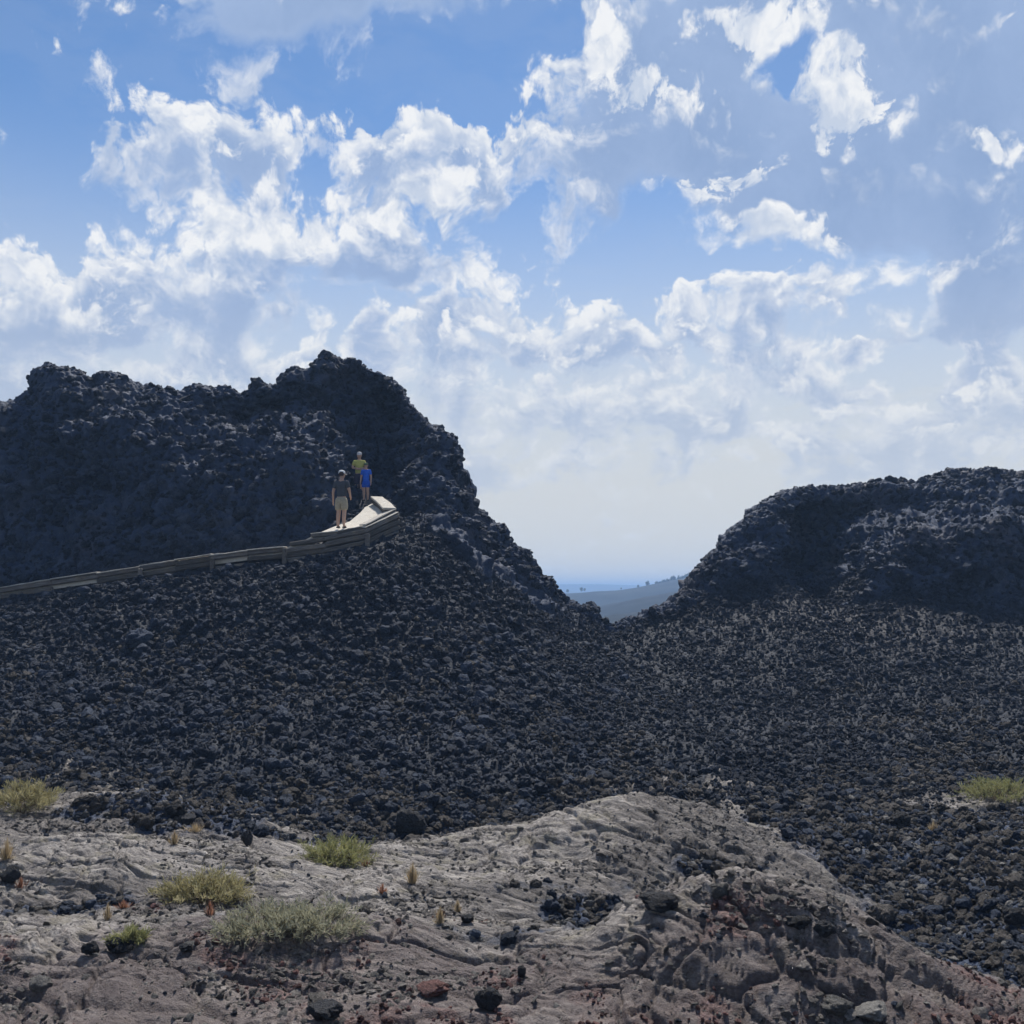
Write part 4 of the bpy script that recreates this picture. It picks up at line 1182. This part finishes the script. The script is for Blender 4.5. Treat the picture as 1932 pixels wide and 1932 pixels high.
def person(loc, height, yaw, label, arms, shirt, shorts, cap_col, short_hem=0.31, shirt_hem=0.53, head_turn=0.0, brim=True, shoe=None):
    """unit-height figure facing +y, then scaled; arms: per side (elbow, wrist) positions"""
    S = height
    root = empty("person", loc, label, 'person')
    root.rotation_euler = (0, 0, yaw)
    V, E = [], []
    def add(v, to=None):
        V.append(tuple(c * S for c in v)); i = len(V) - 1
        if to is not None: E.append((to, i))
        return i
    pel = add((0, 0, 0.515, 0.078, 0.056))
    sp = add((0, 0.004, 0.60, 0.068, 0.050), pel)
    ch = add((0, 0.0, 0.70, 0.082, 0.056), sp)
    ub = add((0, -0.004, 0.775, 0.075, 0.050), ch)
    nk = add((0, -0.002, 0.83, 0.034, 0.034), ub)
    n2 = add((0, 0.004, 0.855, 0.030, 0.032), nk)
    ct, st = math.sin(head_turn), math.cos(head_turn)
    jaw = add((0.012 * ct, 0.012 * st, 0.885, 0.038, 0.044), n2)
    hd = add((0.006 * ct, 0.006 * st, 0.930, 0.046, 0.053), jaw)
    tp = add((0, 0, 0.966, 0.038, 0.044), hd)
    ns = add((0.060 * ct, 0.060 * st, 0.915, 0.009, 0.012), hd)
    for s in (-1, 1):
        add((s * 0.052 * st, -s * 0.052 * ct, 0.925, 0.006, 0.012), hd)
        hip = add((s * 0.046, 0, 0.475, 0.055, 0.056), pel)
        kn = add((s * 0.052, 0.010, 0.285, 0.036, 0.038), hip)
        cf = add((s * 0.053, -0.008, 0.20, 0.034, 0.037), kn)
        an = add((s * 0.054, -0.012, 0.055, 0.021, 0.023), cf)
        to = add((s * 0.062, 0.055, 0.020, 0.022, 0.016), an)
        sh = add((s * 0.100, -0.004, 0.790, 0.036, 0.036), ub)
        el, wr = arms[0 if s < 0 else 1]
        e = add((*el, 0.025, 0.025), sh)
        w = add((*wr, 0.018, 0.016), e)
        dv = (Vector(wr) - Vector(el)).normalized()
        side = Vector((0, 1, 0)) if abs(dv.z) > 0.6 else Vector((0, 0, -1))
        pm = Vector(wr) + dv * 0.03
        p_ = add((*pm, 0.019, 0.013), w)
        for f_, ln in ((-1.5, 0.045), (-0.5, 0.052), (0.5, 0.050), (1.5, 0.040)):
            k0 = pm + dv * 0.024 + side * f_ * 0.0095
            k1 = k0 + dv * ln * 0.5
            k2 = k1 + (dv * 0.8 + Vector((-s * 0.5, 0, 0)) * 0.5).normalized() * ln * 0.5
            a = add((*k0, 0.0058, 0.0058), p_); b = add((*k1, 0.0052, 0.0052), a); add((*k2, 0.0042, 0.0042), b)
        t0 = Vector(wr) + dv * 0.018 + side * 0.022
        a = add((*t0, 0.0065, 0.0065), w); add((*(t0 + dv * 0.028 + side * 0.008), 0.005, 0.005), a)
    child("body", skinned("body", V, E, MAT['skin']), root)
    # shirt
    V, E = [], []
    a = add((0, 0.0, shirt_hem, 0.104, 0.080)); b = add((0, 0.004, 0.61, 0.088, 0.066), a)
    c = add((0, 0, 0.70, 0.097, 0.068), b); d_ = add((0, -0.004, 0.775, 0.086, 0.058), c); add((0, -0.002, 0.822, 0.046, 0.042), d_)
    for s in (-1, 1):
        el = Vector(arms[0 if s < 0 else 1][0])
        s0 = add((s * 0.098, -0.004, 0.788, 0.047, 0.045), d_)
        m_ = Vector((s * 0.10, -0.004, 0.79)).lerp(el, 0.72)
        add((*m_, 0.039, 0.038), s0)
    child("shirt", skinned("shirt", V, E, shirt), root)
    V, E = [], []
    a = add((0, 0, 0.555, 0.094, 0.070)); b = add((0, 0, 0.50, 0.100, 0.078), a)
    for s in (-1, 1):
        c = add((s * 0.050, 0, 0.45, 0.070, 0.072), b); d_ = add((s * 0.055, 0.006, short_hem, 0.062, 0.062), c)
    child("shorts", skinned("shorts", V, E, shorts), root)
    for s in (-1, 1):
        V, E = [], []
        a = add((s * 0.054, -0.016, 0.050, 0.028, 0.029)); b = add((s * 0.057, 0.010, 0.024, 0.029, 0.022), a); add((s * 0.063, 0.065, 0.020, 0.029, 0.018), b)
        c = add((s * 0.054, -0.032, 0.020, 0.024, 0.018), a)
        child("shoe", skinned("shoe", V, E, shoe or MAT['sole'], 1), root)
    hm = lathe_mesh("hair", [(0.047 * S, 0.900 * S), (0.053 * S, 0.925 * S), (0.053 * S, 0.945 * S), (0.047 * S, 0.970 * S)], MAT['hair'], 20, 0.94, 1.05)
    ho = child("hair", hm, root); ho.location = (0, -0.010 * S, 0)
    if cap_col is not None:
        cm = lathe_mesh("cap", [(0.0575 * S, 0.940 * S), (0.0580 * S, 0.955 * S), (0.053 * S, 0.977 * S), (0.038 * S, 0.994 * S), (0.014 * S, 1.002 * S)], cap_col, 24, 0.93, 1.08)
        co_ = child("cap", cm, root); co_.rotation_euler = (0, 0, -head_turn)
        if brim:
            bmh = bmesh.new()
            pts = [(-0.045, 0.045), (-0.038, 0.085), (0, 0.105), (0.038, 0.085), (0.045, 0.045), (0, 0.052)]
            up = [bmh.verts.new((x * S, y * S, (0.947 - (y - 0.045) * 0.25) * S)) for x, y in pts]
            dn = [bmh.verts.new((x * S, y * S, (0.941 - (y - 0.045) * 0.25) * S)) for x, y in pts]
            bmh.faces.new(up); bmh.faces.new(dn[::-1])
            for k_ in range(6): bmh.faces.new([up[k_], dn[k_], dn[(k_ + 1) % 6], up[(k_ + 1) % 6]])
            bmesh.ops.recalc_face_normals(bmh, faces=bmh.faces)
            mb = bpy.data.meshes.new("brim"); bmh.to_mesh(mb); bmh.free(); mb.materials.append(cap_col)
            br = child("brim", mb, co_)
    return root

def stand(qx, d, extra=0.0):
    x = (qx - CX) / F * d
    z = deck_z(x, d)
    if z is None:
        c = int(np.argmin(np.abs(TER['qx'] - qx)))
        near = _P3[:, max(0, c - 8):c + 9].reshape(-1, 3)
        m_ = (np.abs(near[:, 1] - d) < 0.25) & (np.abs(near[:, 0] - x) < 0.3)
        z = float(np.median(near[m_, 2])) if m_.any() else at(qx, 944, d).z
    return Vector((x, d, z + extra))

HANG = [((-0.132, -0.012, 0.635), (-0.138, 0.02, 0.500)), ((0.132, -0.012, 0.635), (0.138, 0.02, 0.500))]
person(stand(643, 30.75), 1.80, -0.25, 'man in dark grey T-shirt, khaki shorts and white cap, seen from behind at the landing',
       [((-0.150, -0.015, 0.635), (-0.160, 0.012, 0.500)), ((0.145, 0.0, 0.64), (0.125, 0.085, 0.565))],
       cloth("charcoal_cotton", (0.075, 0.08, 0.09)), cloth("khaki_cotton", (0.40, 0.35, 0.25)), cloth("white_cotton", (0.75, 0.75, 0.74)), 0.30, 0.52, 0.5)
CHILD_AT = stand(689, 34.5)
BEHIND_AT = stand(676, 34.95); BEHIND_AT.z = CHILD_AT.z + 0.12
person(BEHIND_AT, 1.66, math.pi + 0.1, 'person in yellow shirt and pale cap with folded arms, behind the child',
       [((-0.145, 0.02, 0.655), (-0.03, 0.088, 0.635)), ((0.145, 0.02, 0.655), (0.03, 0.088, 0.640))],
       cloth("olive_yellow_cotton", (0.46, 0.45, 0.13)), cloth("dark_plum_cotton", (0.045, 0.04, 0.06)), cloth("pale_grey_cotton", (0.5, 0.5, 0.52)), 0.29, 0.52)
person(CHILD_AT, 1.34, math.pi - 0.15, 'child in bright blue shirt and shorts facing down the walkway',
       HANG, cloth("bright_blue_cotton", (0.03, 0.13, 0.62)), cloth("blue_cotton", (0.025, 0.10, 0.50)), cloth("dark_green_cotton", (0.10, 0.14, 0.09)), 0.33, 0.47)
# ------------------------------------------------------------------ shrubs, grass tufts, far trees
MAT['brush'] = mat_leaf("rabbitbrush_leaf", (0.17, 0.16, 0.075), (0.33, 0.30, 0.15), (0.52, 0.46, 0.27))
MAT['brush_green'] = mat_leaf("green_brush_leaf", (0.15, 0.16, 0.065), (0.27, 0.275, 0.12), (0.44, 0.42, 0.21))
MAT['sage'] = mat_leaf("grey_sage_leaf", (0.19, 0.19, 0.13), (0.32, 0.315, 0.22), (0.46, 0.44, 0.31))
MAT['straw'] = mat_leaf("dry_straw", (0.30, 0.22, 0.12), (0.48, 0.37, 0.22), (0.62, 0.50, 0.32))
MAT['rust'] = mat_leaf("rusty_dry_grass", (0.24, 0.11, 0.06), (0.42, 0.21, 0.13), (0.56, 0.32, 0.21))
MAT['stem'] = mat_simple("twig_bark", (0.13, 0.10, 0.06), (0.24, 0.19, 0.12), 30, 0.9)
MAT['conifer'] = mat_leaf("juniper_needle", (0.02, 0.03, 0.02), (0.035, 0.05, 0.03), (0.05, 0.07, 0.04), 0.1)

def blades_mesh(name, base, tip, width, tone, mat):
    """thin tapered strips, three vertices wide-narrow-point"""
    n = len(base)
    d = tip - base
    side = np.cross(d, rng.normal(size=(n, 3)))
    side /= np.linalg.norm(side, axis=1)[:, None] + 1e-9
    w = width[:, None]
    mid = base + d * 0.55
    co = np.stack([base - side * w * 0.35, base + side * w * 0.35, mid + side * w * 0.5, mid - side * w * 0.5, tip], 1).reshape(-1, 3)
    me = bpy.data.meshes.new(name)
    f = []
    for i in range(n):
        k = 5 * i
        f.append((k, k + 1, k + 2, k + 3)); f.append((k + 3, k + 2, k + 4))
    me.from_pydata([tuple(c) for c in co], [], f)
    a = me.attributes.new('tone', 'FLOAT', 'POINT')
    a.data.foreach_set('value', np.repeat(tone, 5).astype(np.float32))
    me.materials.append(mat)
    return me

def tubes_mesh(name, paths, r0, mat):
    verts, faces = [], []
    for pts in paths:
        s0 = len(verts)
        for k, p in enumerate(pts):
            r = r0 * (1 - 0.75 * k / (len(pts) - 1))
            for j in range(3):
                a = j * 2.094
                verts.append((p[0] + r * math.cos(a), p[1] + r * math.sin(a), p[2]))
        for k in range(len(pts) - 1):
            for j in range(3):
                a, b = s0 + 3 * k + j, s0 + 3 * k + (j + 1) % 3
                faces.append((a, b, b + 3, a + 3))
    me = bpy.data.meshes.new(name); me.from_pydata(verts, [], faces); me.materials.append(mat)
    return me

def shrub(qx, qy, w, h, mat, label, dens=1.0, leaf=0.075, upright=0.5, depth=0.8):
    p = ground_at(qx, qy)
    W, H = w / F * p.y / 2, 0.74 * h / F * p.y
    root = empty("shrub", p, label, 'shrub', None)
    ns = int(46 * dens)
    stems, tips = [], []
    for k in range(ns):
        a = rng.random() * 6.283; rr = math.sqrt(rng.random())
        hh = H * (1 - 0.6 * rr ** 2) * rng.uniform(0.45, 1.25)
        end = np.array([W * rr * math.cos(a), W * depth * rr * math.sin(a), hh])
        b0 = end * np.array([0.15, 0.15, 0]); mid = b0 * 0.4 + end * np.array([0.6, 0.6, 0.55])
        pts = [b0 + np.array([0, 0, -0.05]), mid, end]
        stems.append(pts); tips.append((mid, end))
        for _ in range(3):
            e2 = end + rng.normal(0, 0.16 * W, 3); e2[2] = max(0.03, min(e2[2], 1.15 * H))
            stems.append([mid, (mid + e2) / 2 + rng.normal(0, 0.01, 3), e2]); tips.append((mid, e2))
    child("stems", tubes_mesh("stems", stems, 0.006, MAT['stem']), root)
    n = int(2600 * dens)
    idx = rng.integers(0, len(tips), n)
    A = np.array([t[0] for t in tips])[idx]; B = np.array([t[1] for t in tips])[idx]
    t = rng.random(n) ** 0.6
    base = A + (B - A) * t[:, None] + rng.normal(0, 0.012, (n, 3))
    out = B - A; out /= np.linalg.norm(out, axis=1)[:, None] + 1e-9
    dr = out * 0.6 + rng.normal(0, 0.55, (n, 3)) + np.array([0, 0, upright])
    dr /= np.linalg.norm(dr, axis=1)[:, None]
    ln = leaf * rng.uniform(0.5, 1.3, n)
    tone = np.clip(0.25 + 0.35 * rng.random(n) + 0.4 * rng.random(len(tips))[idx], 0, 1)
    child("foliage", blades_mesh("foliage", base, base + dr * ln[:, None], np.full(n, 0.0085) * rng.uniform(0.7, 1.3, n), tone, mat), root)
    return root

shrub(48, 1528, 136, 58, MAT['brush'], 'yellow green shrub at the left edge on the upper crust', 1.5, 0.09)
shrub(382, 1706, 172, 62, MAT['brush'], 'yellowish dry shrub alone on the left crust above the grey sage', 1.5, 0.08)
shrub(642, 1630, 142, 48, MAT['brush_green'], 'green shrub in the middle beside the rubble foot', 1.3, 0.08)
shrub(500, 1757, 190, 46, MAT['sage'], 'left half of the low grey green sage behind the near swell', 1.2, 0.07)
shrub(608, 1754, 180, 48, MAT['sage'], 'right half of the low grey green sage behind the near swell', 1.2, 0.07)
shrub(1888, 1508, 138, 38, MAT['brush_green'], 'bright green low shrub at the right edge below the slope', 1.5, 0.08)
shrub(247, 1778, 64, 26, MAT['brush_green'], 'small green plant behind the two dark slabs', 0.5, 0.06)

def tuft(qx, qy, w, h, mat, label, n=170):
    p = ground_at(qx, qy)
    W, H = w / F * p.y / 2, h / F * p.y
    root = empty("grass_tuft", p, label, 'grass tuft')
    a = rng.random(n) * 6.283; rr = np.abs(rng.normal(0, 0.55, n))
    base = np.stack([0.3 * W * rr * np.cos(a), 0.3 * W * rr * np.sin(a), np.full(n, -0.02)], -1)
    tip = np.stack([W * rr * np.cos(a), W * rr * np.sin(a), H * rng.uniform(0.25, 1.0, n) * (1 - 0.35 * np.minimum(rr, 1))], -1)
    child("blades", blades_mesh("blades", base, tip, np.full(n, 0.006), rng.random(n), mat), root)
tuft(14, 1622, 34, 46, MAT['straw'], 'pale straw tuft at the left edge above the rock', 260)
tuft(33, 1674, 22, 22, MAT['rust'], 'rusty tuft right of the rock at the left edge')
tuft(326, 1592, 20, 30, MAT['straw'], 'straw tuft below the jagged black rock')
tuft(372, 1568, 42, 20, MAT['straw'], 'spread straw tuft right of the jagged black rock')
tuft(398, 1727, 18, 32, MAT['rust'], 'rusty tuft in front of the yellowish shrub')
tuft(693, 1634, 22, 16, MAT['rust'], 'rusty tuft at the right foot of the middle green shrub')
tuft(773, 1666, 30, 44, MAT['straw'], 'bright straw tuft on the crust right of the green shrub', 240)
tuft(826, 1742, 26, 36, MAT['straw'], 'straw tuft beside the small dark rock on the slope')
tuft(722, 1685, 22, 20, MAT['rust'], 'rusty tuft left of and below the bright straw tuft')
tuft(198, 1735, 18, 36, MAT['straw'], 'thin straw tuft above the small green plant')
tuft(228, 1712, 28, 16, MAT['rust'], 'low rusty tuft left of the yellowish shrub')
tuft(862, 1720, 16, 26, MAT['straw'], 'thin straw tuft on the slope right of the sage')
tuft(1757, 1570, 28, 26, MAT['straw'], 'straw tuft in the rubble on the right beside the black rock')

def far_tree(qx, qy, hq, d, label):
    p = at(qx, qy, d); p.z -= 0.3
    H = hq / F * d
    root = empty("juniper_tree", p, label, 'tree', 'trees on the far hill')
    child("trunk", tubes_mesh("trunk", [[np.array([0, 0, 0]), np.array([rng.normal(0, .1), 0, H * 0.5]), np.array([rng.normal(0, .2), 0, H * 0.85])]], 0.045 * H, MAT['stem']), root)
    n = 260
    v = rng.normal(size=(n, 3)); v /= np.linalg.norm(v, axis=1)[:, None]
    lob = 1 + 0.35 * np.sin(3 * np.arctan2(v[:, 1], v[:, 0]) + rng.random() * 6) * v[:, 2]
    base = v * (rng.random(n) ** 0.45 * lob)[:, None] * np.array([0.34, 0.34, 0.40]) * H + np.array([0, 0, 0.62 * H])
    dr = v * 0.5 + rng.normal(0, 0.6, (n, 3)); dr[:, 2] += 0.3
    dr /= np.linalg.norm(dr, axis=1)[:, None]
    child("crown", blades_mesh("crown", base, base + dr * 0.17 * H, np.full(n, 0.09 * H), rng.random(n), MAT['conifer']), root)
FAR = [(1071, 1118.3, 7, 'lone tree on the far hill, nearest to the left cone'), (1097, 1115.8, 8, 'left one of the pair of trees on the far hill'), (1103, 1115.2, 6, 'right one of the pair of trees on the far hill'),
       (1172, 1112, 4, 'tiny tree in the middle of the far hill crest'), (1204, 1109, 6, 'first tree of the row climbing the far hill'), (1222, 1107.4, 11, 'tallest round tree of the row climbing the far hill')]
for x, y, hq, lab in FAR:
    far_tree(x, y, hq, 700, lab)
x = 1232.0
while x < 1312:
    y = np.interp(x, [1230, 1260, 1290, 1320], [1106.5, 1099.5, 1092.5, 1087]) + 0.6 + rng.uniform(-0.3, 2.4)
    far_tree(x, y, rng.uniform(4.5, 12), 700, 'tree in the dense row on the upper right of the far hill')
    x += rng.choice([1.6, 2.4, 3.2, 5.5])
# ------------------------------------------------------------------ air
def build_haze():
    bm = bmesh.new()
    bmesh.ops.create_cube(bm, size=1.0)
    me = bpy.data.meshes.new("haze"); bm.to_mesh(me); bm.free()
    o = link(bpy.data.objects.new("haze", me))
    o.scale = (20000, 20000, 50.0)
    o.location = (0, 0, -8.0)
    m = bpy.data.materials.new("haze_air"); m.use_nodes = True
    t = m.node_tree; t.nodes.clear()
    out = t.nodes.new('ShaderNodeOutputMaterial')
    v = t.nodes.new('ShaderNodeVolumePrincipled')
    v.inputs['Color'].default_value = (0.40, 0.63, 1.0, 1)
    v.inputs['Density'].default_value = 0.0008
    v.inputs['Anisotropy'].default_value = 0.2
    t.links.new(v.outputs[0], out.inputs['Volume'])
    me.materials.append(m)
    o['kind'] = 'stuff'; o['label'] = 'thin blue air over the whole lava plain'
build_haze()
